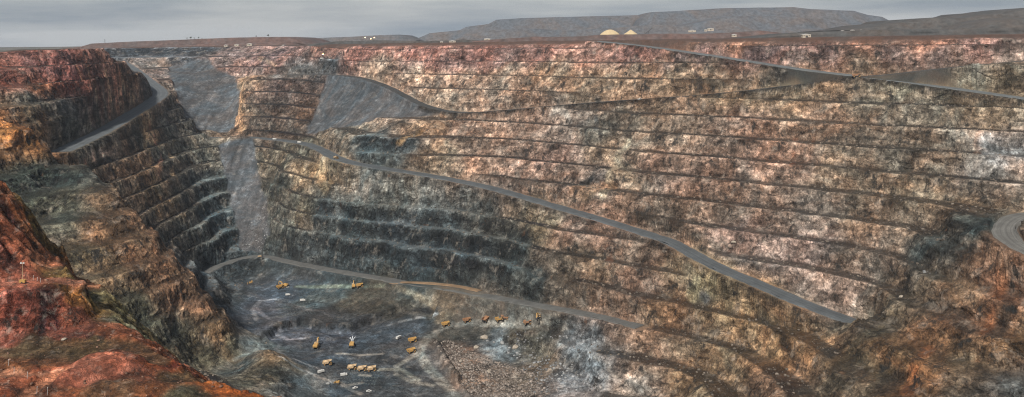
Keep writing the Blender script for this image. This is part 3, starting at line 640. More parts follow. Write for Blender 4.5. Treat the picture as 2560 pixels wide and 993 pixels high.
# ------------------------------------------------------------------ haul roads: graded strips with a bund along the outer edge
def road_material(tone):
    m = bpy.data.materials.new('crushed_rock_road'); t = NT(m)
    tc = t.node('ShaderNodeTexCoord').outputs['Object']
    uv = t.node('ShaderNodeAttribute', attribute_name='across').outputs['Fac']
    n = t.noise(tc, .07, 5, .6); n2_ = t.noise(tc, .9, 3, .6)
    wv = t.node('ShaderNodeTexNoise', noise_dimensions='1D', Scale=9.0, Detail=3.0); t.link(t.math('ADD', uv, t.math('MULTIPLY', n, .12)), wv.inputs['W'])
    v = t.math('MULTIPLY', t.math('MULTIPLY', t.mapr(n, .3, .7, .8, 1.2), t.mapr(wv.outputs['Fac'], .3, .7, .72, 1.30)), t.mapr(n2_, .3, .7, .82, 1.18))
    vc = t.node('ShaderNodeCombineColor'); [t.link(v, vc.inputs[i]) for i in range(3)]
    t.link(t.mix(1.0, tuple(tone) + (1,), vc.outputs[0], 'MULTIPLY'), t.b.inputs['Base Color'])
    t.b.inputs['Roughness'].default_value = .9; t.b.inputs['Specular IOR Level'].default_value = .2
    return m
M_ROADS = [road_material(c) for c in ((.056, .061, .064), (.066, .072, .076), (.034, .034, .033), (.085, .092, .094), (.036, .036, .035), (.075, .074, .070), (.085, .082, .076), (.16, .105, .062))]
def road_strip(path, hw, bund_side, M_ROAD, bs=1.0):
    p = [Vector(v) for v in path]
    q = []
    for a, b in zip(p[:-1], p[1:]):
        n = max(1, int((b - a).length / 6))
        q += [a.lerp(b, k / n) for k in range(n)]
    q.append(p[-1])
    offs = [(-1.12, -.9), (-1.0, .35), (-.8, .35), (-.5, .36), (-.2, .38), (.1, .38), (.4, .36), (.7, .35), (.80, .4), (.88, 1.7), (.93, 1.9), (1.0, .6), (1.1, -1.5)]
    vs, ac_, fs = [], [], []
    for i, c in enumerate(q):
        tdir = (q[min(i + 1, len(q) - 1)] - q[max(i - 1, 0)]); tdir.z = 0; tdir.normalize()
        nr = Vector((tdir.y, -tdir.x, 0)) * bund_side
        for o, h in offs:
            wv = 1 + .05 * math.sin(i * .9) + .04 * math.sin(i * 2.3 + o)
            hh = h * (random.uniform(.65, 1.25) * bs if h > 1 else 1)
            v = c + nr * (o * hw * (wv if abs(o) > .75 else 1) + (random.uniform(-.9, .9) if abs(o) >= .8 else 0)); vs.append((v.x, v.y, v.z + hh)); ac_.append(o * .5 + .5)
    m = len(offs)
    for i in range(len(q) - 1):
        for j in range(m - 1):
            a = i * m + j
            f_ = (a, a + 1, a + m + 1, a + m) if bund_side < 0 else (a, a + m, a + m + 1, a + 1)
            fs.append(f_)
    me = bpy.data.meshes.new('haul_road'); me.from_pydata(vs, [], fs); me.update()
    add_attr(me, 'across', 'FLOAT', np.array(ac_)); me.materials.append(M_ROAD)
    me.polygons.foreach_set('use_smooth', [True] * len(fs))
    o = bpy.data.objects.new('haul_road', me); C.objects.link(o); o['kind'] = 'structure'
    return o
for (path, hw), sd_, rm_, bs_ in zip(ROADS, (1, 1, 1, 1, -1, 1, -1, 1), M_ROADS, (.8, .35, .3, .18, .3, .6, .8, .3)):
    road_strip(path, hw, sd_, rm_, bs_)

# ------------------------------------------------------------------ near slope under the lookout, and the red ground at lower left
FG = [at_d(*p) for p in [(-60, 420, 430), (-30, 448, 425), (0, 462, 425), (40, 475, 430), (70, 530, 432), (110, 600, 440), (0, 560, 405), (0, 640, 392), (60, 640, 405),
    (160, 640, 450), (130, 660, 430), (200, 690, 440), (250, 720, 440), (300, 780, 430), (340, 822, 420), (365, 860, 405),
    (57, 705, 385), (130, 700, 392), (0, 722, 375), (90, 716, 380), (200, 725, 390), (-60, 720, 372), (0, 738, 371), (100, 735, 377), (190, 745, 384), (225, 775, 382), (-60, 740, 368), (180, 690, 415)]]
FG += [at_z(*p) for p in [(260, 810, -129.5), (310, 835, -132), (350, 857, -134.5), (430, 902, -138), (500, 950, -142), (600, 976, -144.5), (700, 994, -147), (800, 1012, -151),
    (-60, 875, -133), (0, 872, -133.5), (60, 872, -133.5), (130, 862, -133), (200, 852, -133), (260, 856, -134), (300, 872, -135.5), (0, 930, -134), (-60, 930, -134), (100, 990, -135.5), (200, 930, -134), (280, 910, -134), (350, 930, -137), (350, 990, -138), (500, 990, -141.5), (420, 950, -139.5), (200, 990, -136), (0, 1010, -135), (600, 1010, -144), (200, 1060, -138), (0, 1060, -137), (450, 1060, -143), (-80, 1060, -136)]]
edge = [(-60, 420, 430), (0, 462, 425), (40, 475, 430), (75, 535, 434), (110, 600, 440), (160, 640, 450), (250, 720, 440), (340, 822, 420), (365, 860, 405), (430, 902, 352), (500, 950, 340), (600, 976, 336), (700, 994, 334), (800, 1012, 335)]
for px, py, d in edge:                                                # behind the edge the ground falls away into the pit
    a = Vector(at_d(px, py, d)); out = Vector((.6, .8, 0)); g = 1.5 if px < 120 else (1.25 if px < 400 else .95)
    for s_ in (10, 24, 50, 95, 140):
        FG.append(tuple(a + out * s_ + Vector((0, 0, -g * s_))))
FG = np.array(FG)
kp = []
for i, p in enumerate(FG):
    if all((FG[j, 0] - p[0]) ** 2 + (FG[j, 1] - p[1]) ** 2 > 9 for j in kp): kp.append(i)
FG = FG[kp]
fw = rbf_fit(FG, 1.0)
FS = .7
fx, fy = np.arange(-352, -20, FS), np.arange(262, 606, FS)
FX, FY = np.meshgrid(fx, fy)
cfx, cfy = np.arange(-356, -12, 4.0), np.arange(258, 614, 4.0)
FM = bilin(blur(rbf_eval(FG, fw, *np.meshgrid(cfx, cfy)), 1), cfx[0], cfy[0], 4.0, FX, FY)
gy_, gx_ = np.gradient(blur(FM, 6), FS); fsl = np.hypot(gx_, gy_)
fst = sstep(.35, .9, fsl)
gul = fbm(FX, FY, FM * 0, 11, 4, ridged=True, off=2.5)
tt = (-112.5 - FM) / 20.5
FM = np.where((tt > 0) & (tt < 1), FM * .25 + .75 * (-112.5 - 20.5 * np.interp(tt, [0, .2, .6, 1], [0, .03, .97, 1])), FM)
gy_, gx_ = np.gradient(blur(FM, 4), FS); fsl = np.hypot(gx_, gy_); fst = sstep(.35, .9, fsl)
FZ = FM + fbm(FX, FY, FM * 0, 35, 4, off=8.0) * 1.6 + fst * gul * 2.6 + fbm(FX, FY, FM, 5, 4, gain=.6, off=3.3) * (.45 + .7 * fst) + .5 * fbm(FX, FY * .4, FM * 0, 9, 4, ridged=True, off=6.1)
def lic(N, vx, vy, h, n):
    L_ = np.hypot(vx, vy) + 1e-6; vx, vy = vx / L_, vy / L_; acc = N.copy(); jj, ii = np.mgrid[0:N.shape[0], 0:N.shape[1]].astype(float)
    for sg in (1, -1):
        px_, py_ = ii.copy(), jj.copy()
        for _ in range(n):
            a_, b_ = np.clip(py_.astype(int), 0, N.shape[0] - 1), np.clip(px_.astype(int), 0, N.shape[1] - 1)
            px_ += sg * vx[a_, b_] * h; py_ += sg * vy[a_, b_] * h
            acc += N[np.clip(py_.astype(int), 0, N.shape[0] - 1), np.clip(px_.astype(int), 0, N.shape[1] - 1)]
    acc /= (2 * n + 1); return (acc - acc.mean()) / acc.std()
runs = lic(fbm(FX, FY, FM * 0, 2.6, 3, gain=.7, off=33.0), gx_, gy_, 2.0, 11)
FZ = FZ + runs * .40 * (.4 + fst)
# tipped heaps and a low bund on the red flat
def heap(px, py, z, rx, ry, h, ang=0.0):
    global FZ
    c = at_z(px, py, z); ca, sa = math.cos(ang), math.sin(ang)
    u = ((FX - c[0]) * ca + (FY - c[1]) * sa) / rx; v = (-(FX - c[0]) * sa + (FY - c[1]) * ca) / ry
    r = np.sqrt(u * u + v * v) + fbm(FX, FY, FX * 0, 9, 3, off=px) * .22
    FZ = FZ + h * np.clip(1 - r, 0, 1) ** .8
for a in ((265, 905, -134.5, 17, 10, 4.2, .3), (215, 930, -134.5, 16, 9, 3.2, .1), (300, 925, -135.5, 13, 8, 3.0, .4), (170, 950, -135, 12, 6, 2.0, 0), (60, 960, -134.5, 22, 6, 2.4, .15), (20, 985, -135, 20, 5, 2.2, .1), (260, 980, -137, 12, 7, 3.0, .2), (420, 985, -140, 26, 7, 3.2, -.3), (40, 915, -134, 14, 4, 1.6, -.4)): heap(*a)
def fbund(pp, hgt, wid):
    global FZ
    d_, _ = road_field([tuple(v) for v in pp], FX, FY, 12)
    FZ = FZ + hgt * np.exp(-(d_ / wid) ** 2) * (0.8 + .4 * fbm(FX, FY, FX * 0, 4, 2, off=1.2))
fbund([at_z(*p) for p in [(0, 712, -112), (60, 708, -112.5), (130, 703, -113.5), (205, 722, -117), (240, 770, -123), (290, 822, -131), (350, 856, -134.5), (430, 901, -138), (520, 957, -142.5), (700, 993, -147)]], 1.5, 1.6)
fbund([at_z(*p) for p in [(0, 895, -133.8), (60, 930, -134), (130, 985, -135.5)]], 1.3, 1.4)
fbund([at_z(*p) for p in [(60, 905, -133.8), (150, 960, -135.5), (220, 995, -136)]], 1.2, 1.3)
FTR = []
for pp, hw_, rgb in (([(-60, 718, -111.8), (0, 711, -112), (60, 706, -112.5), (130, 702, -113.5), (185, 706, -115)], 4.5, (172, 108, 92)), ([(-60, 884, -133.6), (60, 880, -133.8), (130, 872, -133.8), (200, 862, -133.8), (270, 860, -134.5), (330, 868, -135.5), (400, 905, -138)], 3.5, (92, 76, 58)), ([(0, 935, -134.2), (90, 945, -134.8), (150, 930, -134.6)], 3.0, (186, 128, 104)), ([(60, 993, -135.5), (110, 960, -135), (160, 940, -134.8)], 2.5, (170, 116, 92))):
    d_, z_ = road_field([at_z(*p) for p in pp], FX, FY, 20); w_ = sstep(hw_ + 2.2, hw_, d_); FZ = FZ * (1 - w_) + (z_ + .15 * fbm(FX, FY, FX * 0, 3, 2)) * w_; FTR.append((w_, rgb))
FANCH = [(20, 500, 140, 85, 60), (60, 560, 122, 76, 50), (30, 600, 132, 76, 56), (100, 580, 92, 76, 46), (10, 650, 112, 62, 52), (60, 690, 150, 86, 70), (0, 705, 160, 92, 76), (160, 690, 112, 90, 54), (150, 650, 152, 96, 72), (210, 705, 112, 98, 62), (260, 745, 106, 100, 74), (320, 815, 116, 114, 92), (200, 735, 140, 96, 50), (50, 780, 112, 62, 56), (120, 800, 102, 58, 50), (190, 790, 106, 62, 50), (40, 840, 116, 64, 54), (150, 840, 108, 62, 54), (255, 825, 136, 80, 58), (330, 858, 124, 72, 50), (100, 872, 80, 64, 50), (200, 865, 82, 70, 52), (270, 895, 176, 104, 84), (290, 915, 164, 96, 78), (200, 920, 168, 98, 80), (330, 940, 120, 72, 55), (60, 955, 156, 88, 64), (20, 910, 124, 78, 52), (150, 980, 100, 60, 42), (260, 970, 112, 80, 60), (400, 905, 116, 60, 34), (450, 950, 86, 68, 50), (380, 980, 108, 66, 42), (520, 965, 158, 86, 34), (600, 980, 160, 88, 32), (680, 992, 156, 88, 36), (450, 992, 80, 74, 60)]
fp, fc = [], []
for px, py, r_, g_, b_ in FANCH:
    a, b = ray(px, py); d = np.arange(265, 600, .7)
    i = np.clip(((a * d - fx[0]) / FS).astype(int), 0, len(fx) - 1); j = np.clip(((d - fy[0]) / FS).astype(int), 0, len(fy) - 1)
    bl = b * d < FZ[j, i]
    if bl.any():
        dd = d[int(np.argmax(bl))]; fp.append((a * dd, dd)); fc.append(s2l((r_, g_, b_)))
fp, fc = np.array(fp), np.array(fc)
wx = FX + fbm(FX, FY, FZ, 22, 4, gain=.6, off=12.0) * 9; wy = FY + fbm(FX, FY, FZ, 22, 4, gain=.6, off=15.0) * 12
FC = np.empty(FX.shape + (3,))
for r0 in range(0, len(fy), 40):
    d2 = (wx[r0:r0 + 40, :, None] - fp[:, 0]) ** 2 + (wy[r0:r0 + 40, :, None] - fp[:, 1]) ** 2
    wt = 1 / (d2 + 2.0) ** 2.8
    FC[r0:r0 + 40] = (wt @ fc) / wt.sum(2, keepdims=True)
for w_, rgb in FTR: FC = FC * (1 - .75 * w_[..., None]) + .75 * w_[..., None] * s2l(rgb)
FC *= ALB * .76
lum = FC.mean(2, keepdims=True); FC = lum + (FC - lum) * .88
FC *= np.array([1.04, .98, .84])
strk = fbm(FX * 1.0, FY * .35, FZ * 0, 6, 4, gain=.6, off=22.0)
FC *= np.clip(1 + .28 * runs * (.5 + .5 * fst), .3, 2.0)[..., None] * (1 + .75 * strk * (1 - fst))[..., None] * (1 + .35 * fbm(FX, FY, FZ, 14, 5, gain=.65, off=71.0))[..., None]
M_RED = rock_material('oxide_earth', 3.4)
vis = np.ones((len(fy) - 1, len(fx) - 1), bool)
grid_mesh('red_earth_slope', FX + fst * gul * .8, FY - fst * gul * .8, FZ, vis, FC, .65 + .3 * fst, M_RED)

# slope under the lookout (mostly below the frame)
nx_, ny_ = np.arange(-560, 700, 7.0), np.arange(-90, 640, 7.0)
LX, LY = np.meshgrid(nx_, ny_)
LZ = -2.5 - np.clip(LY - 6, 0, None) * .74 + fbm(LX, LY, LX * 0, 60, 4, off=2.0) * np.clip(LY / 40, 0, 6)
LZ = np.maximum(LZ, -408 + fbm(LX, LY, LX * 0, 30, 3, off=5.0) * 4)
LC = np.ones(LX.shape + (3,)) * s2l((112, 84, 64)) * ALB
grid_mesh('lookout_slope', LX, LY, LZ, np.ones((len(ny_) - 1, len(nx_) - 1), bool), LC, np.ones(LX.shape), M_ROCK)

# ------------------------------------------------------------------ the plain, waste dumps, far hills
def scrub_material():
    m = bpy.data.materials.new('scrub_plain'); t = NT(m)
    tc = t.node('ShaderNodeTexCoord').outputs['Object']
    n = t.noise(tc, .006, 8, .7, .5); n2_ = t.noise(tc, .05, 5, .7)
    c = t.mix(t.mapr(n, .40, .60, 0, 1), (.06, .055, .05, 1), (.085, .066, .056, 1))
    c = t.mix(t.mapr(n2_, .45, .58, 0, .8), c, (.055, .062, .045, 1))
    t.link(c, t.b.inputs['Base Color']); t.b.inputs['Roughness'].default_value = .95; t.b.inputs['Specular IOR Level'].default_value = .1
    return m
M_PLAIN = scrub_material()
def sheet(name, x0, x1, y0, y1, z, mat):
    me = bpy.data.meshes.new(name); me.from_pydata([(x0, y0, z), (x1, y0, z), (x1, y1, z), (x0, y1, z)], [], [(0, 1, 2, 3)])
    me.materials.append(mat); o = bpy.data.objects.new(name, me); C.objects.link(o); o['kind'] = 'structure'; return o
yb = float(gy[-1]) - 4
me = bpy.data.meshes.new('ground')
xl, xr, yf = float(gx[0]) + 4, float(gx[-1]) - 4, 9000.0
me.from_pydata([(-9000, yb, -9), (9000, yb, -9), (9000, yf, -9), (-9000, yf, -9), (-9000, 900, -40), (xl, 900, -40), (xl, yb, -9), (xr, 600, -6), (9000, 600, -6), (xr, yb, -9)], [],
               [(0, 6, 9, 1, 2, 3), (4, 5, 6, 0), (7, 8, 1, 9)])
me.materials.append(M_PLAIN); o = bpy.data.objects.new('ground', me); C.objects.link(o); o['kind'] = 'structure'

def dump_material(name, a, b, c):
    m = bpy.data.materials.new(name); t = NT(m)
    tc = t.node('ShaderNodeTexCoord').outputs['Object']
    n = t.noise(tc, .006, 6, .65, .8); g = t.noise(t.mapping(tc, (.05, .05, .012)), 1.0, 6, .7, .4); sp = t.noise(tc, .08, 4, .7)
    col = t.mix(t.mapr(n, .40, .60, 0, 1), a + (1,), b + (1,))
    col = t.mix(t.mapr(g, .48, .66, 0, .7), col, c + (1,))
    v = t.math('MULTIPLY', t.mapr(sp, .3, .7, .65, 1.35), t.mapr(g, .3, .7, .75, 1.25)); vc = t.node('ShaderNodeCombineColor'); [t.link(v, vc.inputs[i]) for i in range(3)]
    t.link(t.mix(1.0, col, vc.outputs[0], 'MULTIPLY'), t.b.inputs['Base Color']); t.b.inputs['Roughness'].default_value = .95; t.b.inputs['Specular IOR Level'].default_value = .1
    return m
M_D1 = dump_material('waste_dump_grey', (.072, .079, .09), (.088, .077, .074), (.058, .064, .072))  # bluish cast of distant haze mixed into the grey
M_D2 = dump_material('waste_dump_red', (.095, .06, .052), (.07, .055, .052), (.055, .05, .05))
M_D3 = dump_material('waste_dump_dark', (.052, .052, .052), (.066, .056, .050), (.038, .04, .04))
def dump(name, sky, d, base, mat, depth=420, lift=2, run=1.5, rows=14, wav=1.0, ext=0):
    """flat-topped tip: toe, rough face at the angle of repose, top, back face"""
    sk = [at_d(px, py, d) for px, py in sky]
    xs = np.array([p[0] for p in sk]); zs = np.array([p[2] for p in sk])
    n = max(40, int((xs[-1] - xs[0]) / 9)); x = np.linspace(xs[0], xs[-1], n); z = np.interp(x, xs, zs)
    z = z + fbm(x, x * 0 + d, x * 0, 60, 3) * 1.2
    r = np.linspace(0, 1, rows)
    vs = []
    GX, GR = np.meshgrid(x, r)
    hgt = np.maximum(z - base, .5)
    bench = np.interp(GR, [0, .40, .50, .9, 1], [0, .46, .50, .96, 1.0])
    gl = fbm(GX, GR * 120, GX * 0, 70, 4, ridged=True, off=d * .01)
    FYY = d - (1 - GR) * hgt[None] * run + gl * 9 * wav * np.sin(GR * math.pi) - 20 * fbm(GX, GX * 0, GX * 0, 240, 2, off=d) * 1
    FZZ = base - 3 + bench * (hgt[None] + 3)
    TY = np.stack([FYY[-1] + depth * .3, FYY[-1] + depth, FYY[-1] + depth + hgt * run]); TZ = np.stack([z + 0.3 * lift, z - 1, np.full(n, base - 3)])
    AX = np.concatenate([GX, np.stack([x] * 3)]); AY = np.concatenate([FYY, TY]); AZ = np.concatenate([FZZ, TZ])
    ny, nx = AX.shape
    idx = np.arange(nx * ny).reshape(ny, nx)
    q = np.stack([idx[:-1, :-1], idx[:-1, 1:], idx[1:, 1:], idx[1:, :-1]], -1).reshape(-1, 4)
    me = bpy.data.meshes.new(name); me.from_pydata(np.stack([AX.ravel(), AY.ravel(), AZ.ravel()], 1).tolist(), [], q.tolist()); me.update()
    me.polygons.foreach_set('use_smooth', [True] * len(q)); me.materials.append(mat)
    o = bpy.data.objects.new(name, me); C.objects.link(o); o['kind'] = 'structure'
    return o
dump('waste_dump', [(1030, 101), (1050, 94), (1075, 83), (1150, 76), (1165, 68), (1222, 60), (1240, 50), (1300, 46), (1400, 43), (1594, 38), (1602, 40), (1612, 44), (1630, 56), (1650, 70), (1680, 100)], 3700, -9, M_D1)
dump('waste_dump', [(1560, 99), (1590, 66), (1600, 50), (1612, 42), (1626, 31), (1700, 27), (1790, 21), (1820, 20), (1985, 18), (2030, 23), (2135, 27), (2170, 37), (2205, 42), (2228, 54), (2260, 68), (2300, 92)], 3500, -9, M_D1)
dump('waste_dump', [(1130, 101), (1180, 86), (1240, 74), (1320, 72), (1420, 76), (1500, 72), (1640, 62), (1700, 66), (1830, 40), (2000, 42), (2100, 60), (2180, 72), (2225, 92)], 3150, -9, M_D1, wav=1.6)
dump('waste_dump', [(2120, 76), (2200, 68), (2262, 57), (2312, 53), (2332, 45), (2362, 43), (2440, 45), (2478, 36), (2522, 33), (2546, 25), (2600, 22), (2680, 12)], 2300, -9, M_D3, wav=1.5)
dump('waste_dump', [(2400, 92), (2440, 76), (2500, 56), (2540, 48), (2600, 40), (2700, 36)], 2050, -9, M_D3, wav=1.5)
dump('waste_dump', [(140, 123), (200, 117), (228, 109), (330, 104), (480, 98), (640, 93), (712, 92), (742, 98), (775, 110), (800, 116)], 2750, -9, M_D2)
dump('waste_dump', [(730, 104), (760, 97), (880, 92), (950, 88), (1000, 87), (1020, 95), (1040, 102)], 3350, -9, M_D1)
dump('waste_dump', [(1860, 96), (1930, 90), (2000, 82), (2100, 78), (2200, 75), (2320, 73), (2450, 72), (2580, 69), (2700, 66)], 1560, -8, M_D3, depth=200, wav=.8)
dump('earth_bund', [(1180, 104), (1260, 97), (1340, 92), (1380, 93), (1440, 92), (1500, 88), (1540, 87), (1640, 85), (1720, 85), (1820, 83), (1860, 80), (1900, 77), (1960, 84), (2010, 92)], 1830, -8, M_D2, depth=60, wav=.5)
dump('earth_bund', [(770, 110), (850, 104), (940, 101), (1040, 103), (1100, 102), (1160, 100), (1230, 104), (1280, 106)], 2150, -8, M_D3, depth=80, wav=.5)
dump('far_hill', [(-120, 121), (-40, 119), (0, 121), (60, 118), (110, 121), (160, 117), (230, 120), (300, 119), (420, 122)], 6500, -9, M_PLAIN, depth=700, run=6)

# ------------------------------------------------------------------ air: thin dusty haze
def haze():
    me = bpy.data.meshes.new('haze')
    x0, x1, y0, y1, z0, z1 = -9300, 9300, -400, 9300, -440, 175
    v = [(x, y, z) for z in (z0, z1) for y in (y0, y1) for x in (x0, x1)]
    me.from_pydata(v, [], [(0, 2, 3, 1), (4, 5, 7, 6), (0, 1, 5, 4), (2, 6, 7, 3), (0, 4, 6, 2), (1, 3, 7, 5)])
    m = bpy.data.materials.new('dusty_air'); m.use_nodes = True; n, l = m.node_tree.nodes, m.node_tree.links; n.clear()
    o_ = n.new('ShaderNodeOutputMaterial'); v_ = n.new('ShaderNodeVolumePrincipled')
    v_.inputs['Color'].default_value = (.74, .85, 1.0, 1); v_.inputs['Density'].default_value = HAZE; v_.inputs['Anisotropy'].default_value = .1
    l.new(v_.outputs[0], o_.inputs['Volume']); me.materials.append(m)
    o = bpy.data.objects.new('haze', me); C.objects.link(o); o['kind'] = 'stuff'; o['label'] = 'pale dusty haze filling the air over the pit'
HAZE = 0.2e-4
haze()

# ------------------------------------------------------------------ things: mesh builder
class MB:
    def __init__(s): s.v, s.f = [], []
    def add(s, vs, fs):
        b = len(s.v); s.v += [tuple(v) for v in vs]; s.f += [tuple(i + b for i in f) for f in fs]; return s
    def box(s, c, d, rz=0.0, ry=0.0, taper=1.0):
        M_ = Matrix.Translation(c) @ Matrix.Rotation(rz, 4, 'Z') @ Matrix.Rotation(ry, 4, 'Y')
        x, y, z = d[0] / 2, d[1] / 2, d[2] / 2
        vs = [M_ @ Vector((sx * x * (taper if sz > 0 else 1), sy * y * (taper if sz > 0 else 1), sz * z)) for sz in (-1, 1) for sy in (-1, 1) for sx in (-1, 1)]
        return s.add(vs, [(0, 2, 3, 1), (4, 5, 7, 6), (0, 1, 5, 4), (2, 6, 7, 3), (0, 4, 6, 2), (1, 3, 7, 5)])
    def prism(s, prof, y0, y1):                 # profile in x,z pushed along y
        n = len(prof)
        vs = [(x, y0, z) for x, z in prof] + [(x, y1, z) for x, z in prof]
        return s.add(vs, [tuple(range(n)), tuple(range(2 * n - 1, n - 1, -1))] + [(i, i + n, (i + 1) % n + n, (i + 1) % n) for i in range(n)])
    def cyl(s, a, b, r0, r1=None, n=12):
        a, b = Vector(a), Vector(b); r1 = r0 if r1 is None else r1
        q = (b - a).to_track_quat('Z', 'Y'); vs = []
        for p, r in ((a, r0), (b, r1)):
            for k in range(n):
                t_ = 2 * math.pi * k / n; vs.append(p + q @ Vector((r * math.cos(t_), r * math.sin(t_), 0)))
        return s.add(vs, [tuple(range(n - 1, -1, -1)), tuple(range(n, 2 * n))] + [(i, (i + 1) % n, (i + 1) % n + n, i + n) for i in range(n)])
    def mesh(s, name, mat):
        me = bpy.data.meshes.new(name); me.from_pydata(s.v, [], s.f); me.update(); me.materials.append(mat); return me
    def build(s, name, mat, parent=None):
        o = bpy.data.objects.new(name, s.mesh(name, mat)); C.objects.link(o); o.parent = parent; return o
def tag(o, label, cat, group=None):
    o['label'] = label; o['category'] = cat
    if group: o['group'] = group
    return o
def empty(name):
    o = bpy.data.objects.new(name, None); C.objects.link(o); return o
def copy_tree(o, parent=None):
    c = o.copy(); C.objects.link(c); c.parent = parent
    for ch in list(o.children): copy_tree(ch, c)
    return c
_used = {}
def place(proto, loc, deg, label, group=None, scale=1.0):
    if proto.name not in _used: _used[proto.name] = 1; o = proto
    else: o = copy_tree(proto)
    o.location = loc; o.rotation_euler = (0, 0, math.radians(deg)); o.scale = (scale,) * 3
    o['label'] = label
    if group: o['group'] = group
    return o
M_YEL = plain('truck_yellow', (.34, .20, .065), .55, .22, .5)
M_TAN = plain('dusty_tan_steel', (.38, .27, .16), .75, .30, .6)
M_TYRE = plain('tyre_rubber', (.03, .03, .032), .85, .3, 2.0)
M_DARK = plain('dark_steel', (.05, .05, .052), .6, .3, 1.0)
M_WHITE = plain('white_paint', (.44, .43, .41), .5, .12, .8)
M_GLASS = plain('tinted_glass', (.02, .025, .03), .1, .1, 1.0, spec=.6)
M_TRACK = plain('track_steel', (.06, .052, .045), .8, .35, 1.5)
M_RIM = plain('rim_yellow', (.34, .18, .05), .6, .2, 1.0)
M_ROOF = plain('pale_roof_sheet', (.40, .38, .35), .6, .12, .2)
M_WALL = plain('cream_wall_sheet', (.36, .31, .25), .7, .12, .2)
M_BROWNTRUCK = plain('dusty_brown_steel', (.22, .115, .06), .75, .3, .6)

def haul_truck(body_mat, loaded=False):
    r = empty('haul_truck'); r['category'] = 'truck'
    MB().box((-.4, 0, 2.0), (11.2, 2.4, .9)).box((4.4, 0, 2.1), (2.6, 5.0, .8)).box((-3.4, 0, 1.7), (1.2, 5.6, .9)).build('chassis', M_DARK, r)
    b = MB()
    for sgn in (-1, 1):
        prof = [(-6.6, 4.0), (-5.2, 2.7), (1.5, 3.2), (2.7, 4.4), (3.0, 6.0), (-5.9, 5.1)]
        b.prism(prof, sgn * 3.55 - .14, sgn * 3.55 + .14)
        for k in range(5): b.box((-4.4 + k * 1.55, sgn * 3.76, 4.1 + k * .12), (.28, .16, 2.2))
        b.box((-1.5, sgn * 3.72, 5.58), (9.0, .34, .32), ry=-.10)
    b.prism([(-6.6, 4.0), (-5.2, 2.7), (1.5, 3.2), (1.5, 3.45), (-5.1, 2.95), (-6.6, 4.25)], -3.4, 3.4)
    b.prism([(1.5, 3.2), (2.7, 4.4), (3.0, 6.0), (6.1, 6.35), (6.1, 6.6), (2.75, 6.3), (2.45, 4.5), (1.45, 3.45)], -3.5, 3.5)
    b.build('dump_body', body_mat, r)
    if loaded:
        l = MB(); n = 10
        g = [[(-5.4 + 8.0 * i / n, -3.2 + 6.4 * j / n, 4.3 + 2.6 * math.sin(math.pi * i / n) ** .7 * math.sin(math.pi * j / n) ** .7 + random.uniform(-.12, .12)) for j in range(n + 1)] for i in range(n + 1)]
        l.add([p for row in g for p in row], [(i * (n + 1) + j, (i + 1) * (n + 1) + j, (i + 1) * (n + 1) + j + 1, i * (n + 1) + j + 1) for i in range(n) for j in range(n)])
        l.build('load', M_TAN, r)
    MB().box((4.9, 0, 3.0), (2.6, 6.6, .3)).box((5.0, 0, 2.6), (2.2, 2.6, 1.6)).build('deck', M_YEL, r)
    MB().box((6.15, 0, 2.6), (.2, 2.3, 1.5)).build('grille', M_DARK, r)
    MB().box((6.3, 0, 1.3), (.5, 6.2, .7)).build('bumper', M_YEL, r)
    cb = MB().box((4.6, 1.9, 4.15), (1.7, 1.9, 2.0), taper=.93).build('cab', M_YEL, r)
    MB().box((5.46, 1.9, 4.4), (.1, 1.5, .95)).box((4.6, 2.84, 4.4), (1.2, .1, .95)).build('window', M_GLASS, cb)
    MB().cyl((6.5, -2.6, .6), (5.6, -2.9, 3.2), .09, n=6).cyl((6.5, -2.0, .6), (5.6, -2.2, 3.2), .09, n=6).build('ladder', M_DARK, r)
    for x, y, w_ in ((4.1, 3.0, 1.1), (4.1, -3.0, 1.1), (-3.4, 2.85, 2.2), (-3.4, -2.85, 2.2)):
        wh = MB().cyl((x, y - w_ / 2, 1.75), (x, y + w_ / 2, 1.75), 1.75, n=20).build('wheel', M_TYRE, r)
        sg = 1 if y > 0 else -1
        MB().cyl((x, y + sg * (w_ / 2 - .1), 1.75), (x, y + sg * (w_ / 2 + .08), 1.75), .85, .75, n=14).build('rim', M_RIM, wh)
    for y in (-1.6, 1.6): MB().box((6.3, y, 2.3), (.12, .5, .35)).build('headlight', M_WHITE, r)
    return r
truck_y, truck_t, truck_b = haul_truck(M_YEL), haul_truck(M_TAN, True), haul_truck(M_BROWNTRUCK)
def put(proto, px, py, deg, label, group=None, scale=1.0, dz=0.0):
    h = hit(px, py)
    scale *= .9 if proto.name.startswith(('haul', 'exc')) else 1.0
    return place(proto, (h.x, h.y, h.z + .05 + dz), deg, label, group, scale)
G1 = 'haul trucks working on the pit floor'
put(truck_t, 818, 913, 8, 'tan dump truck standing alone left of the row of three parked trucks', G1)
put(truck_t, 880, 925, 4, 'leftmost loaded tan dump truck in the row of three', G1)
put(truck_t, 905, 927, 2, 'middle loaded tan dump truck in the row of three', G1)
put(truck_t, 929, 928, 5, 'rightmost loaded tan dump truck in the row of three', G1)
put(truck_y, 1028, 883, 22, 'nearer yellow dump truck of the two at the road fork', G1)
put(truck_y, 1031, 856, 14, 'farther yellow dump truck of the two at the road fork', G1)
put(truck_y, 1114, 816, 18, 'yellow dump truck on the road bend, leftmost above the excavated hole', G1)
put(truck_b, 1167, 806, 14, 'dusty brown dump truck second from the left above the excavated hole', G1)
put(truck_b, 1214, 804, 60, 'dusty brown dump truck seen end-on, third above the excavated hole', G1)
put(truck_y, 1248, 805, 12, 'yellow dump truck close in front of a dark truck', G1)
put(truck_b, 1262, 796, 185, 'dark dump truck standing behind a yellow dump truck', G1)
put(truck_b, 1319, 815, -6, 'reddish brown dump truck alone near the end of the ledge', G1)
put(truck_y, 899, 720, 10, 'dump truck beside the excavator at the back of the pit floor', G1)
put(truck_y, 700, 722, 30, 'yellow dump truck being loaded at the far left of the pit floor', G1)

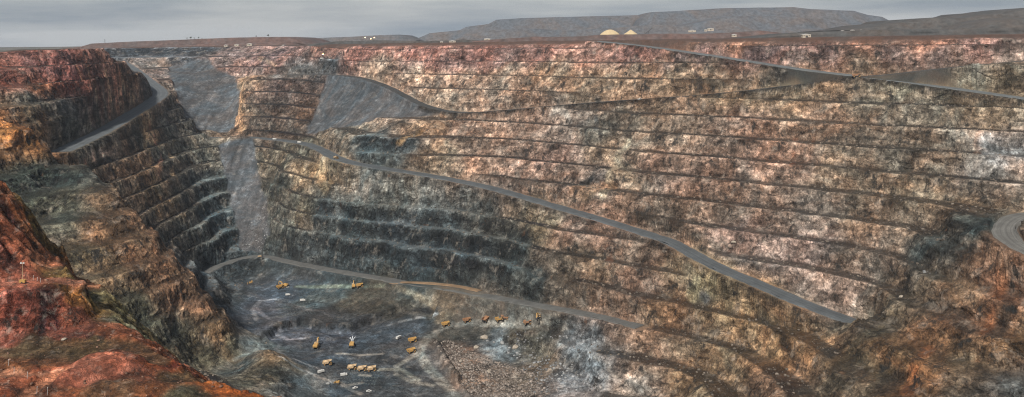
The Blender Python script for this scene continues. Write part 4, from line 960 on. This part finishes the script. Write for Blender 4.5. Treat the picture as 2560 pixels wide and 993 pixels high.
def excavator(mat):
    r = empty('excavator'); r['category'] = 'excavator'
    for y in (-3.1, 3.1):
        MB().prism([(-4.6, .2), (4.6, .2), (5.3, 1.0), (4.6, 2.0), (-4.6, 2.0), (-5.3, 1.0)], y - .75, y + .75).build('track', M_TRACK, r)
    MB().box((0, 0, 1.7), (4.0, 5.0, 1.4)).cyl((0, 0, 2.2), (0, 0, 3.0), 2.0, n=18).build('undercarriage', M_DARK, r)
    MB().box((-1.6, 0, 4.6), (7.6, 6.2, 3.2), taper=.95).box((-1.2, -1.6, 6.5), (4.5, 2.0, .7)).build('house', mat, r)
    MB().prism([(-5.2, 3.0), (-6.8, 3.4), (-7.0, 5.6), (-5.2, 6.0)], -3.0, 3.0).build('counterweight', mat, r)
    cb = MB().box((2.5, 2.1, 5.6), (2.2, 2.0, 3.4), taper=.92).build('cab', M_TAN, r)
    MB().box((3.6, 2.1, 6.0), (.12, 1.6, 1.6)).box((2.5, 3.1, 6.0), (1.6, .12, 1.6)).build('window', M_GLASS, cb)
    bo = MB()
    bo.prism([(1.8, 4.0), (2.6, 3.6), (6.6, 9.0), (10.6, 10.0), (10.6, 10.9), (6.0, 10.2)], -.65, .65).build('boom', mat, r)
    MB().prism([(10.2, 10.9), (10.9, 10.6), (12.6, 4.8), (11.8, 4.5)], -.5, .5).build('stick', mat, r)
    MB().prism([(11.6, 5.0), (13.2, 4.6), (13.0, 2.6), (11.0, 1.6), (9.8, 2.6), (10.2, 3.2), (11.2, 2.8)], -1.6, 1.6).build('bucket', M_DARK, r)
    MB().cyl((3.2, .9, 3.9), (6.4, .9, 7.8), .24, n=8).cyl((3.2, -.9, 3.9), (6.4, -.9, 7.8), .24, n=8).build('boom_cylinder', M_WHITE, r)
    return r
exc = excavator(M_YEL)
put(exc, 711, 719, 165, 'yellow excavator at the far left end of the pit floor', 'excavators')
put(exc, 884, 720, 100, 'yellow excavator at the back of the floor beside a truck', 'excavators', .95)
put(exc, 791, 871, 88, 'large yellow excavator seen from behind on the lower floor', 'excavators', 1.12)
put(exc, 1348, 797, -110, 'yellow excavator digging at the wall at the end of the ledge', 'excavators', 1.05)

# water cart throwing jets of water on the broken rock
wt = empty('water_cart'); tag(wt, 'yellow water cart spraying white jets towards the dark rock step', 'water cart')
MB().box((-.4, 0, 2.0), (11.0, 2.4, .9)).box((4.4, 0, 2.2), (3.0, 5.2, .9)).build('chassis', M_DARK, wt)
MB().prism([(-5.8, 2.8), (2.4, 2.8), (2.8, 4.2), (2.4, 5.6), (-5.6, 5.6), (-6.0, 4.2)], -2.9, 2.9).build('tank', M_YEL, wt)
cb_ = MB().box((4.8, 1.2, 4.0), (1.8, 2.0, 2.2), taper=.93).build('cab', M_YEL, wt); MB().box((5.7, 1.2, 4.3), (.1, 1.5, 1.0)).build('window', M_GLASS, cb_)
for x, y, w_ in ((4.1, 2.8, 1.1), (4.1, -2.8, 1.1), (-3.4, 2.7, 2.0), (-3.4, -2.7, 2.0)):
    wh = MB().cyl((x, y - w_ / 2, 1.6), (x, y + w_ / 2, 1.6), 1.6, n=18).build('wheel', M_TYRE, wt); sg = 1 if y > 0 else -1
    MB().cyl((x, y + sg * (w_ / 2 - .1), 1.6), (x, y + sg * (w_ / 2 + .08), 1.6), .8, n=12).build('rim', M_RIM, wh)
M_WATER = plain('white_water_spray', (.80, .83, .86), .4, .15, 1.0)
for sy, ln in ((-1.6, 17), (1.2, 21), (3.2, 14)):
    j_ = MB(); prev = None
    for k in range(12):
        t_ = k / 11; p = Vector((6 + ln * t_, sy * (.3 + 1.4 * t_), 4.2 + 9 * t_ - 9.5 * t_ * t_))
        if prev is not None: j_.cyl(prev, p, .10 + .55 * (k - 1) / 11, .10 + .55 * t_, n=7)
        prev = p
    j_.build('water_jet', M_WATER, wt)
h = hit(880, 866); wt.location = (h.x, h.y, h.z + .05); wt.rotation_euler.z = math.radians(94)

# drill rig on the corner of the lower road
dr = empty('drill_rig'); tag(dr, 'dark drill rig with tall upright mast below the grey scree chute', 'drill rig')
for y in (-1.9, 1.9): MB().prism([(-3, .1), (3, .1), (3.6, .7), (3, 1.4), (-3, 1.4), (-3.6, .7)], y - .45, y + .45).build('track', M_TRACK, dr)
MB().box((-.6, 0, 2.2), (6.0, 3.0, 1.5)).build('engine_house', M_TAN, dr); MB().box((2.9, 1.0, 2.8), (1.2, 1.6, 2.4)).build('cab', M_DARK, dr)
ms = MB().box((3.9, 0, 8.5), (.7, .7, 16))
for sx in (-.5, .5):
    for sy in (-.5, .5): ms.cyl((3.9 + sx, sy, .6), (3.9 + sx, sy, 16), .14, n=6)
for k in range(10): ms.box((3.9, 0, 1.2 + k * 1.6), (1.3, 1.3, .16))
ms.build('mast', M_DARK, dr)
h = hit(650, 644); dr.location = (h.x, h.y, h.z + .3); dr.rotation_euler.z = .5

def dozer():
    r = empty('bulldozer'); r['category'] = 'bulldozer'
    for y in (-1.5, 1.5): MB().prism([(-2.6, .1), (2.6, .1), (3.2, .7), (-2.0, 2.2), (-3.0, .9)], y - .4, y + .4).build('track', M_TRACK, r)
    MB().box((.6, 0, 2.0), (3.6, 2.0, 1.6)).build('engine_hood', M_YEL, r)
    c_ = MB().box((-1.4, 0, 3.0), (1.8, 2.0, 2.2), taper=.9).build('cab', M_YEL, r); MB().box((-.48, 0, 3.3), (.1, 1.5, 1.0)).build('window', M_GLASS, c_)
    MB().prism([(4.0, .1), (4.4, .2), (4.15, 1.2), (4.4, 2.3), (4.1, 2.3), (3.8, 1.2)], -2.8, 2.8).build('blade', M_YEL, r)
    MB().box((2.6, 1.9, .9), (3.2, .3, .4)).box((2.6, -1.9, .9), (3.2, .3, .4)).build('push_arm', M_DARK, r)
    return r
dz = dozer()
put(dz, 627, 710, 200, 'small dusty yellow bulldozer at the far left foot of the wall', 'bulldozers', 1.2)
put(dz, 845, 961, 150, 'small dark yellow bulldozer near the bottom of the floor', 'bulldozers')

def ute(mat, boxy=False):
    r = empty('service_truck' if boxy else 'light_vehicle'); r['category'] = 'truck' if boxy else 'car'
    if boxy:
        MB().box((-.2, 0, .95), (8.4, 2.3, .35)).build('chassis', M_DARK, r)
        c_ = MB().box((3.0, 0, 2.1), (1.9, 2.4, 2.0), taper=.92).build('cab', mat, r); MB().box((3.93, 0, 2.5), (.1, 2.0, .8)).build('window', M_GLASS, c_)
        MB().box((-1.3, 0, 2.35), (6.0, 2.5, 2.5)).build('box_body', mat, r); wr = .55; wx_ = (2.9, -1.8, -3.1)
    else:
        MB().prism([(-2.6, .5), (2.6, .5), (2.6, 1.1), (1.4, 1.25), (.7, 1.95), (-.9, 1.95), (-1.0, 1.2), (-2.6, 1.2)], -.95, .95).build('body', mat, r)
        MB().prism([(1.25, 1.27), (.68, 1.85), (-.85, 1.85), (-.9, 1.3)], -.98, .98).build('window', M_GLASS, r); wr = .42; wx_ = (1.7, -1.7)
    for x in wx_:
        for y in (-.95, .95): MB().cyl((x, y - .15, wr), (x, y + .15, wr), wr, n=12).build('wheel', M_TYRE, r)
    return r
svc, lv = ute(M_WHITE, True), ute(M_WHITE)
put(svc, 803, 932, 40, 'white box service truck below the lone tan dump truck', 'service vehicles')
put(svc, 860, 941, 18, 'white box service truck below the row of three trucks', 'service vehicles')
put(svc, 997, 848, 62, 'white service truck parked slantwise left of the two yellow trucks', 'service vehicles', 1.15)
put(svc, 757, 754, 8, 'white service truck among the drill holes on the upper floor', 'service vehicles')
put(svc, 720, 740, 10, 'white service truck beside dark gear on the upper floor', 'service vehicles', .9)
put(lv, 718, 720, 20, 'small white pickup beside the excavator at the far left floor', 'light vehicles', 1.2)
put(lv, 888, 972, 30, 'small white pickup near the bottom edge, left of another', 'light vehicles', 1.2)
put(lv, 922, 980, 10, 'small white pickup lowest on the pit floor', 'light vehicles', 1.2)
put(svc, 687, 350, -8, 'white truck on the road saddle between the scree chutes', 'vehicles on the main ramp')
put(svc, 749, 358, -12, 'white truck a little way down the main ramp', 'vehicles on the main ramp')
put(truck_t, 840, 397, -40, 'loaded tan dump truck on the bend of the main ramp', 'vehicles on the main ramp', .8)
put(truck_b, 2141, 196, -20, 'dark dump truck where the upper ramps meet', 'vehicles on the upper ramps', 1.0)
put(lv, 1600, 250, 15, 'small white pickup on the dark upper ramp', 'vehicles on the upper ramps', 1.4)
put(svc, 805, 149, 10, 'white truck at the far top of the pit below the red wall', 'vehicles on the upper ramps')

# ------------------------------------------------------------------ things on the plain
def shed(px, py, d, w_, dp, ht, label, n=0, mats=None):
    r = empty('shed'); tag(r, label, 'shed', 'site buildings beyond the pit')
    wm, rm = mats or (M_WALL, M_ROOF)
    wm = M_WALL
    if d > 1400: w_, dp, ht = w_ * .7, dp * .7, ht * .55
    MB().box((0, 0, ht / 2 - 1), (w_, dp, ht + 2)).build('wall', wm, r)
    MB().prism([(-w_ / 2 - .6, ht), (w_ / 2 + .6, ht), (w_ / 2 + .6, ht + .4), (0, ht + w_ * .06 + .8), (-w_ / 2 - .6, ht + .4)], -dp / 2 - .5, dp / 2 + .5).build('roof', rm, r)
    MB().box((0, -dp / 2 - .05, ht * .35), (min(4, w_ * .3), .2, ht * .7)).build('door', M_DARK, r)
    for x in (-.32, .32): MB().box((x * w_, -dp / 2 - .05, ht * .6), (w_ * .14, .2, ht * .25)).build('window', M_GLASS, r)
    p = at_d(px, py, d); r.location = p if d > 1400 else (p[0], p[1], surf(p[0], p[1]))
    return r
shed(2015, 108, 1290, 13, 8, 4.2, 'cream shed on the right rim just above the red band')
shed(1835, 90, 1500, 12, 6, 3.4, 'small white shed on the rim left of the brown mound', mats=(M_WHITE, M_WHITE))
shed(1776, 76, 2300, 24, 14, 9, 'pale plant building below the big grey waste dump')
shed(1764, 77, 2280, 9, 8, 6, 'small white shed beside the plant building', mats=(M_WHITE, M_WHITE))
shed(1730, 79, 2300, 30, 10, 5, 'low tan shed left of the plant building')
shed(565, 115, 2240, 14, 8, 3.5, 'low white shed, leftmost on the far left rim', mats=(M_WHITE, M_WHITE))
shed(592, 114, 2230, 16, 9, 5, 'pale shed, second from left on the far left rim')
shed(624, 113, 2220, 20, 9, 6, 'larger pale shed, third from left on the far left rim')
shed(708, 115, 2150, 7, 6, 3, 'tiny white hut at the right end of the far left rim', mats=(M_WHITE, M_WHITE))
shed(1104, 106, 2100, 10, 7, 3.5, 'white hut behind the red rim, leftmost of three', mats=(M_WHITE, M_WHITE))
shed(1131, 105, 2100, 24, 9, 4, 'long white shed behind the red rim, middle of three', mats=(M_WHITE, M_WHITE))
shed(1218, 99, 2130, 22, 9, 4, 'white shed behind the red rim, rightmost of three', mats=(M_WHITE, M_WHITE))
shed(2106, 80, 1900, 9, 7, 4, 'white shed in the gap between the dumps, leftmost of four', mats=(M_WHITE, M_WHITE))
shed(2131, 79, 1900, 12, 7, 5, 'white shed in the gap between the dumps, second of four', mats=(M_WHITE, M_WHITE))
shed(2153, 79, 1900, 10, 7, 5.5, 'pale shed in the gap between the dumps, third of four')
shed(2186, 79, 1900, 22, 7, 4, 'long white shed in the gap between the dumps, rightmost', mats=(M_WHITE, M_WHITE))

M_ORE = plain('pale_crushed_ore', (.36, .28, .17), .95, .12, .3, bump=.3)
def stockpile(px, py, d, rad, ht, power, label):
    b = MB(); n, m_ = 36, 12; vs = [(0, 0, ht)]; fs = []
    for i in range(1, m_ + 1):
        rr = i / m_
        for k in range(n):
            a = 2 * math.pi * k / n; q = rad * rr * (1 + .04 * math.sin(5 * a + px) + .03 * math.sin(9 * a)); vs.append((q * math.cos(a), q * math.sin(a), ht * (1 - rr ** power) - (6 if i == m_ else 0) + random.uniform(-.12, .12)))
    fs += [(0, 1 + k, 1 + (k + 1) % n) for k in range(n)]
    for i in range(m_ - 1):
        for k in range(n):
            a, c_ = 1 + i * n + k, 1 + i * n + (k + 1) % n; fs.append((a, a + n, c_ + n, c_))
    b.add(vs, fs); o = b.build('ore_stockpile', M_ORE); o.location = at_d(px, py, d); tag(o, label, 'stockpile', 'ore stockpiles')
    for p in o.data.polygons: p.use_smooth = True
stockpile(1525, 88, 1960, 25, 13.5, 1.9, 'round-topped pale cream ore stockpile on the skyline bund')
stockpile(1577, 87, 1960, 18, 12.5, 1.05, 'pointed pale cream ore stockpile right of the round one')
st_ = empty('stacker_conveyor'); tag(st_, 'dark slanting stacker conveyor right of the pointed stockpile', 'conveyor')
MB().cyl((-16, 0, 0), (4, 0, 15), .9, n=8).build('boom', M_DARK, st_); MB().cyl((-5, 0, -6), (-5, 0, 8), .6, n=8).cyl((-10, 0, -6), (-8, 0, 5), .5, n=8).build('leg', M_DARK, st_)
st_.location = at_d(1626, 86, 2000)

M_LAMP = bpy.data.materials.new('lit_lamp'); t_ = NT(M_LAMP); t_.b.inputs['Base Color'].default_value = (1, .8, .45, 1)
t_.b.inputs['Emission Color'].default_value = (1, .66, .24, 1); t_.b.inputs['Emission Strength'].default_value = 9.0
def lamp_mast(px, py, d, ht, label, rad=1.3):
    r = empty('lamp_mast'); tag(r, label, 'lamp', 'lit flood lamps')
    MB().cyl((0, 0, -3), (0, 0, ht), .25, n=6).build('pole', M_DARK, r)
    MB().box((0, -.3, ht), (rad * 2, .8, rad * 1.6)).build('lamp_head', M_LAMP, r)
    p = Vector(at_d(px, py, d)); r.location = (p.x, p.y, p.z - ht)
lamp_mast(913, 94, 2900, 9, 'lit flood lamp, leftmost of three on the far middle dump')
lamp_mast(927, 97, 2900, 8, 'lit flood lamp, lowest of three on the far middle dump')
lamp_mast(936, 94, 2900, 9, 'lit flood lamp, rightmost of three on the far middle dump')
lamp_mast(808, 136, 1930, 8, 'lit flood lamp by the truck at the far top of the pit', 1.2)
lt = empty('lattice_tower'); tag(lt, 'thin lattice tower on the skyline of the left dump', 'tower')
b = MB()
for sx in (-1, 1):
    for sy in (-1, 1): b.cyl((sx * 1.6, sy * 1.6, 0), (sx * .3, sy * .3, 14), .14, n=5)
b.build('leg', M_DARK, lt); b = MB()
for k in range(6): b.box((0, 0, 1.5 + k * 2.2), (3 - k * .4, 3 - k * .4, .12))
b.build('brace', M_DARK, lt); lt.location = at_d(262, 108, 2745)

# trees on the left dump skyline
M_LEAF = plain('gum_leaves', (.045, .055, .032), .8, .4, 1.5); M_BARK = plain('bark', (.12, .10, .08), .9, .2, 2.0)
def tree(px, py, d, ht, label, seed):
    rr = random.Random(seed); r = empty('gum_tree'); tag(r, label, 'tree', 'trees on the left dump')
    b = MB().cyl((0, 0, -2), (rr.uniform(-.3, .3), 0, ht * .55), .3, .16, n=7)
    for k in range(4):
        a = rr.uniform(0, 6.3); b.cyl((0, 0, ht * .4), (math.cos(a) * ht * .28, math.sin(a) * ht * .28, ht * .75), .13, .05, n=5)
    b.build('trunk', M_BARK, r); l = MB()
    cl = [(rr.gauss(0, ht * .22), rr.gauss(0, ht * .22), ht * rr.uniform(.55, .98)) for _ in range(9)]
    for _ in range(420):
        c_ = rr.choice(cl); p = Vector(c_) + Vector((rr.gauss(0, .5), rr.gauss(0, .5), rr.gauss(0, .4))) * ht * .16
        u = Vector((rr.uniform(-1, 1), rr.uniform(-1, 1), rr.uniform(-1, 1))).normalized() * ht * .05; v = u.orthogonal().normalized() * ht * .035
        l.add([p - u, p - v, p + u, p + v], [(0, 1, 2, 3)])
    l.build('crown', M_LEAF, r); r.location = at_d(px, py, d)
TD = 2748
for i, (px, py, ht, lb) in enumerate([(468, 99, 6, 'dark bushy tree, leftmost of the cluster on the left dump'), (477, 99, 9, 'tallest dark tree of the cluster on the left dump'), (486, 98, 5, 'low dark tree right of the tallest on the left dump'), (497, 98, 7, 'dark tree, rightmost of the cluster on the left dump'), (505, 98, 4, 'small shrub-like tree just right of the cluster on the left dump'),
        (640, 94, 6, 'lone dark tree, left of two near the dump top'), (671, 93, 9, 'lone dark tree, right of two near the dump top')]): tree(px, py, TD, ht, lb, i)

# ------------------------------------------------------------------ lower left: lighting tower and posts
def fhit(px, py):
    a, b = ray(px, py); d = np.arange(265, 604, .35)
    i = np.clip(((a * d - fx[0]) / FS).astype(int), 0, len(fx) - 1); j = np.clip(((d - fy[0]) / FS).astype(int), 0, len(fy) - 1)
    k_ = int(np.argmax(b * d < FZ[j, i])); return Vector((a * d[k_], d[k_], FZ[j[k_], i[k_]]))
tw_ = empty('lighting_tower'); tag(tw_, 'mobile lighting tower with yellow trailer and tall thin mast on red bench', 'lamp')
MB().box((0, 0, 1.0), (2.8, 1.6, 1.2), taper=.94).build('trailer', M_YEL, tw_)
for y in (-.8, .8): MB().cyl((0, y - .1, .4), (0, y + .1, .4), .4, n=12).build('wheel', M_TYRE, tw_)
MB().cyl((0, 0, 1.4), (0, 0, 9.6), .16, .09, n=8).build('mast', M_TAN, tw_)
for x in (-.6, .6): MB().box((x, -.1, 9.6), (.8, .3, .6)).build('lamp_head', M_WHITE, tw_)
tw_.location = fhit(57, 708)
for px, py, ht, lb in [(83, 701, 2.2, 'white post nearest the lighting tower'), (93, 702, 1.6, 'short white post, middle of three right of the lighting tower'), (101, 706, 1.8, 'white post, farthest right of the lighting tower'), (21, 916, 2.6, 'white stake at the far lower left on the low bund'), (35, 934, 2.2, 'white stake second from left on the low bund'), (68, 950, 2.6, 'white stake beside the pale tracks at lower left'), (118, 990, 3.0, 'white stake at the bottom edge of the red ground'), (92, 985, 2.6, 'leaning white stake left of the bottom edge stake')]:
    o = MB().cyl((0, 0, -.3), (.08 * ht, 0, ht), .09, .07, n=7).box((.08 * ht, 0, ht), (.2, .2, .25)).build('marker_post', M_WHITE); o.location = fhit(px, py); tag(o, lb, 'post', 'marker posts')

# ------------------------------------------------------------------ broken rock
def stone_mesh(rr, s):
    t_ = (1 + 5 ** .5) / 2
    V_ = [(-1, t_, 0), (1, t_, 0), (-1, -t_, 0), (1, -t_, 0), (0, -1, t_), (0, 1, t_), (0, -1, -t_), (0, 1, -t_), (t_, 0, -1), (t_, 0, 1), (-t_, 0, -1), (-t_, 0, 1)]
    F_ = [(0, 11, 5), (0, 5, 1), (0, 1, 7), (0, 7, 10), (0, 10, 11), (1, 5, 9), (5, 11, 4), (11, 10, 2), (10, 7, 6), (7, 1, 8), (3, 9, 4), (3, 4, 2), (3, 2, 6), (3, 6, 8), (3, 8, 9), (4, 9, 5), (2, 4, 11), (6, 2, 10), (8, 6, 7), (9, 8, 1)]
    ax = Vector((rr.uniform(.6, 1.2), rr.uniform(.6, 1.2), rr.uniform(.4, .85)))
    return [(x * ax.x * s * rr.uniform(.38, .62), y * ax.y * s * rr.uniform(.38, .62), z * ax.z * s * rr.uniform(.38, .62)) for x, y, z in V_], F_
rs = random.Random(5)
STN = [stone_mesh(rs, 1.0) for _ in range(14)]
STV, STF = [np.array(v) for v, _ in STN], np.array(STN[0][1])
def rubble(name, pos, size, mat, label):
    n = len(pos); vs = np.empty((n, 12, 3)); 
    for i in range(n):
        a = rs.uniform(0, 6.28); c_, s_ = math.cos(a), math.sin(a); v = STV[i % 14] * size[i]
        vs[i] = np.stack([v[:, 0] * c_ - v[:, 1] * s_, v[:, 0] * s_ + v[:, 1] * c_, v[:, 2]], 1) + pos[i]
    fs = (STF[None] + (np.arange(n) * 12)[:, None, None]).reshape(-1, 3)
    me = bpy.data.meshes.new(name); me.vertices.add(n * 12); me.vertices.foreach_set('co', vs.astype(np.float32).ravel())
    me.loops.add(len(fs) * 3); me.loops.foreach_set('vertex_index', fs.astype(np.int32).ravel()); me.polygons.add(len(fs)); me.polygons.foreach_set('loop_start', np.arange(0, len(fs) * 3, 3, dtype=np.int32))
    me.update(calc_edges=True)
    tint = np.repeat(rng.uniform(.35, 1.0, n) ** 1.5 * 2.0, 12); add_attr(me, 'tint', 'FLOAT', tint)
    me.materials.append(mat); o = bpy.data.objects.new(name, me); C.objects.link(o); o['kind'] = 'stuff'; o['label'] = label
    return o
def stone_mat(name, col):
    m = bpy.data.materials.new(name); t = NT(m); tc = t.node('ShaderNodeTexCoord').outputs['Object']
    ti = t.node('ShaderNodeAttribute', attribute_name='tint').outputs['Fac']; n = t.noise(tc, .5, 4, .7)
    v = t.math('MULTIPLY', ti, t.mapr(n, .3, .7, .6, 1.4)); vc = t.node('ShaderNodeCombineColor'); [t.link(v, vc.inputs[i]) for i in range(3)]
    t.link(t.mix(1.0, tuple(col) + (1,), vc.outputs[0], 'MULTIPLY'), t.b.inputs['Base Color']); t.b.inputs['Roughness'].default_value = .95; t.b.inputs['Specular IOR Level'].default_value = .15
    return m
M_ST1, M_ST2, M_ST3 = stone_mat('broken_tan_rock', (.115, .096, .082)), stone_mat('broken_grey_rock', (.12, .12, .12)), stone_mat('broken_brown_rock', (.075, .062, .05))
def scatter(poly, n, smin, smax, pw=3.0):
    P = np.array([p[:2] for p in poly]); lo, hi = P.min(0), P.max(0)
    q = rng.uniform(lo, hi, (n * 6, 2)); q = q[in_poly(q[:, 0], q[:, 1], poly)][:n]
    sz = smin + (smax - smin) * rng.random(len(q)) ** pw
    return [(x, y, surf(x, y) + s_ * .12) for (x, y), s_ in zip(q, sz)], sz
hl = lambda L_: [tuple(hit(px, py)) for px, py in L_]
pz, szz = scatter(hl([(1085, 858), (1120, 850), (1180, 880), (1240, 905), (1330, 930), (1380, 990), (1180, 990), (1130, 940)]), 4200, .5, 2.3, 2.4)
rubble('rubble', pz, szz, M_ST1, 'slope of broken tan rock falling into the excavated hole')
pz, szz = scatter(hl([(1200, 845), (1300, 830), (1420, 840), (1500, 900), (1500, 980), (1330, 985), (1300, 900)]), 900, .6, 2.6)
rubble('rubble', pz, szz, M_ST2, 'loose grey rock scattered through the excavated hole')
pz, szz = scatter(hl([(2265, 690), (2330, 680), (2380, 690), (2370, 725), (2290, 728)]), 500, .6, 2.4)
rubble('rubble', pz, szz, M_ST2, 'spill of dark and pale rock in the corner of the right wall')
pz, szz = scatter(chute_poly[3:7], 420, .5, 2.2)
rubble('rubble', pz, szz, M_ST2, 'loose blocks caught at the foot of the lower grey scree chute')
# loose rock along the benches and foot of the faces
cand = np.argwhere((berm > .6) & (m_road < .05) & (np.abs(X) < .68 * Y) & (Y < 1650))
cand = cand[rng.choice(len(cand), 9000, replace=False)]
szz = .5 + 1.9 * rng.random(len(cand)) ** 4
pz = np.stack([VX[cand[:, 0], cand[:, 1]], VY[cand[:, 0], cand[:, 1]], VZ[cand[:, 0], cand[:, 1]] + szz * .1], 1)
rubble('bench_rubble', pz, szz, M_ST3, 'loose rock lying along the benches of the pit walls')
q = rng.uniform((-250, 285), (-60, 400), (1300, 2)); szz = .15 + .8 * rng.random(len(q)) ** 5
pz = [(x, y, bilin(FZ, fx[0], fy[0], FS, np.array(x), np.array(y)) + .03) for x, y in q]
rubble('loose_stones', pz, szz, stone_mat('broken_red_rock', (.12, .07, .05)), 'small stones strewn over the red earth at lower left')
# bigger single blocks
def boulder(px, py, s_, label, mat, fg=False):
    v, f_ = STN[int(px) % 14]; o = MB().add([tuple(s_ * c_ for c_ in q_) for q_ in v], f_).build('boulder', mat)
    p = fhit(px, py) if fg else hit(px, py); o.location = p + Vector((0, 0, s_ * .15)); tag(o, label, 'boulder', 'single big boulders')
M_B1, M_B2 = plain('pale_boulder', (.24, .205, .165), .95, .3, .6, bump=.4), plain('grey_boulder', (.20, .20, .195), .95, .3, .6, bump=.4)
for a in [(1212, 846, 6, 'pale flat boulder perched at the top of the grey spill in the hole', M_B1), (1190, 870, 4, 'pale round boulder on the grey spill in the hole', M_B1), (1256, 860, 4.5, 'grey boulder at the right edge of the grey spill', M_B2), (1288, 870, 4.5, 'pale boulder right of the grey spill foot', M_B1), (1222, 930, 3.6, 'pale boulder low on the tan rubble', M_B1), (1152, 905, 3.2, 'pale boulder high on the tan rubble', M_B1),
          (2000, 620, 2.6, 'pale boulder on the bench under the right wall', M_B1), (1835, 610, 3.5, 'pale fallen block on the bench above the main ramp', M_B1), (600, 248, 5, 'pale block at the left edge of the dark buttress', M_B1), (2255, 745, 3.2, 'pale block in the corner where the ramp ends', M_B1), (820, 960, 3, 'dark grey block on the lower floor', M_B2), (646, 412, 4, 'white block at the right edge of the lower scree chute', M_B1)]: boulder(*a)
for a in [(262, 706, 3.5, 'pink block topmost in the short column beside the olive scree', M_B1), (160, 850, 1.4, 'pale block at the foot of the dark red face', M_B1)]: boulder(*a, fg=a[0] < 200)
# rows of drill cuttings waiting for the blast
b = MB()
for (a0, a1, a2, nr, nc) in [((745, 728), (835, 726), (752, 750), 6, 13), ((690, 752), (772, 752), (700, 792), 9, 12), ((865, 925), (950, 930), (850, 955), 5, 13)]:
    o0, o1, o2 = hit(*a0), hit(*a1), hit(*a2)
    for i in range(nr):
        for k_ in range(nc):
            p = o0 + (o1 - o0) * (k_ / (nc - 1)) + (o2 - o0) * (i / (nr - 1)); x, y = p.x + rs.uniform(-.5, .5), p.y + rs.uniform(-.5, .5); z = surf(x, y)
            b.cyl((x, y, z - .2), (x, y, z + .7), rs.uniform(1.1, 1.6), .25, n=8)
o = b.build('drill_cuttings', plain('drill_cuttings_grey', (.05, .06, .06), .95, .25, .8)); o['kind'] = 'stuff'; o['label'] = 'rows of small dark heaps of drill cuttings on the floor'
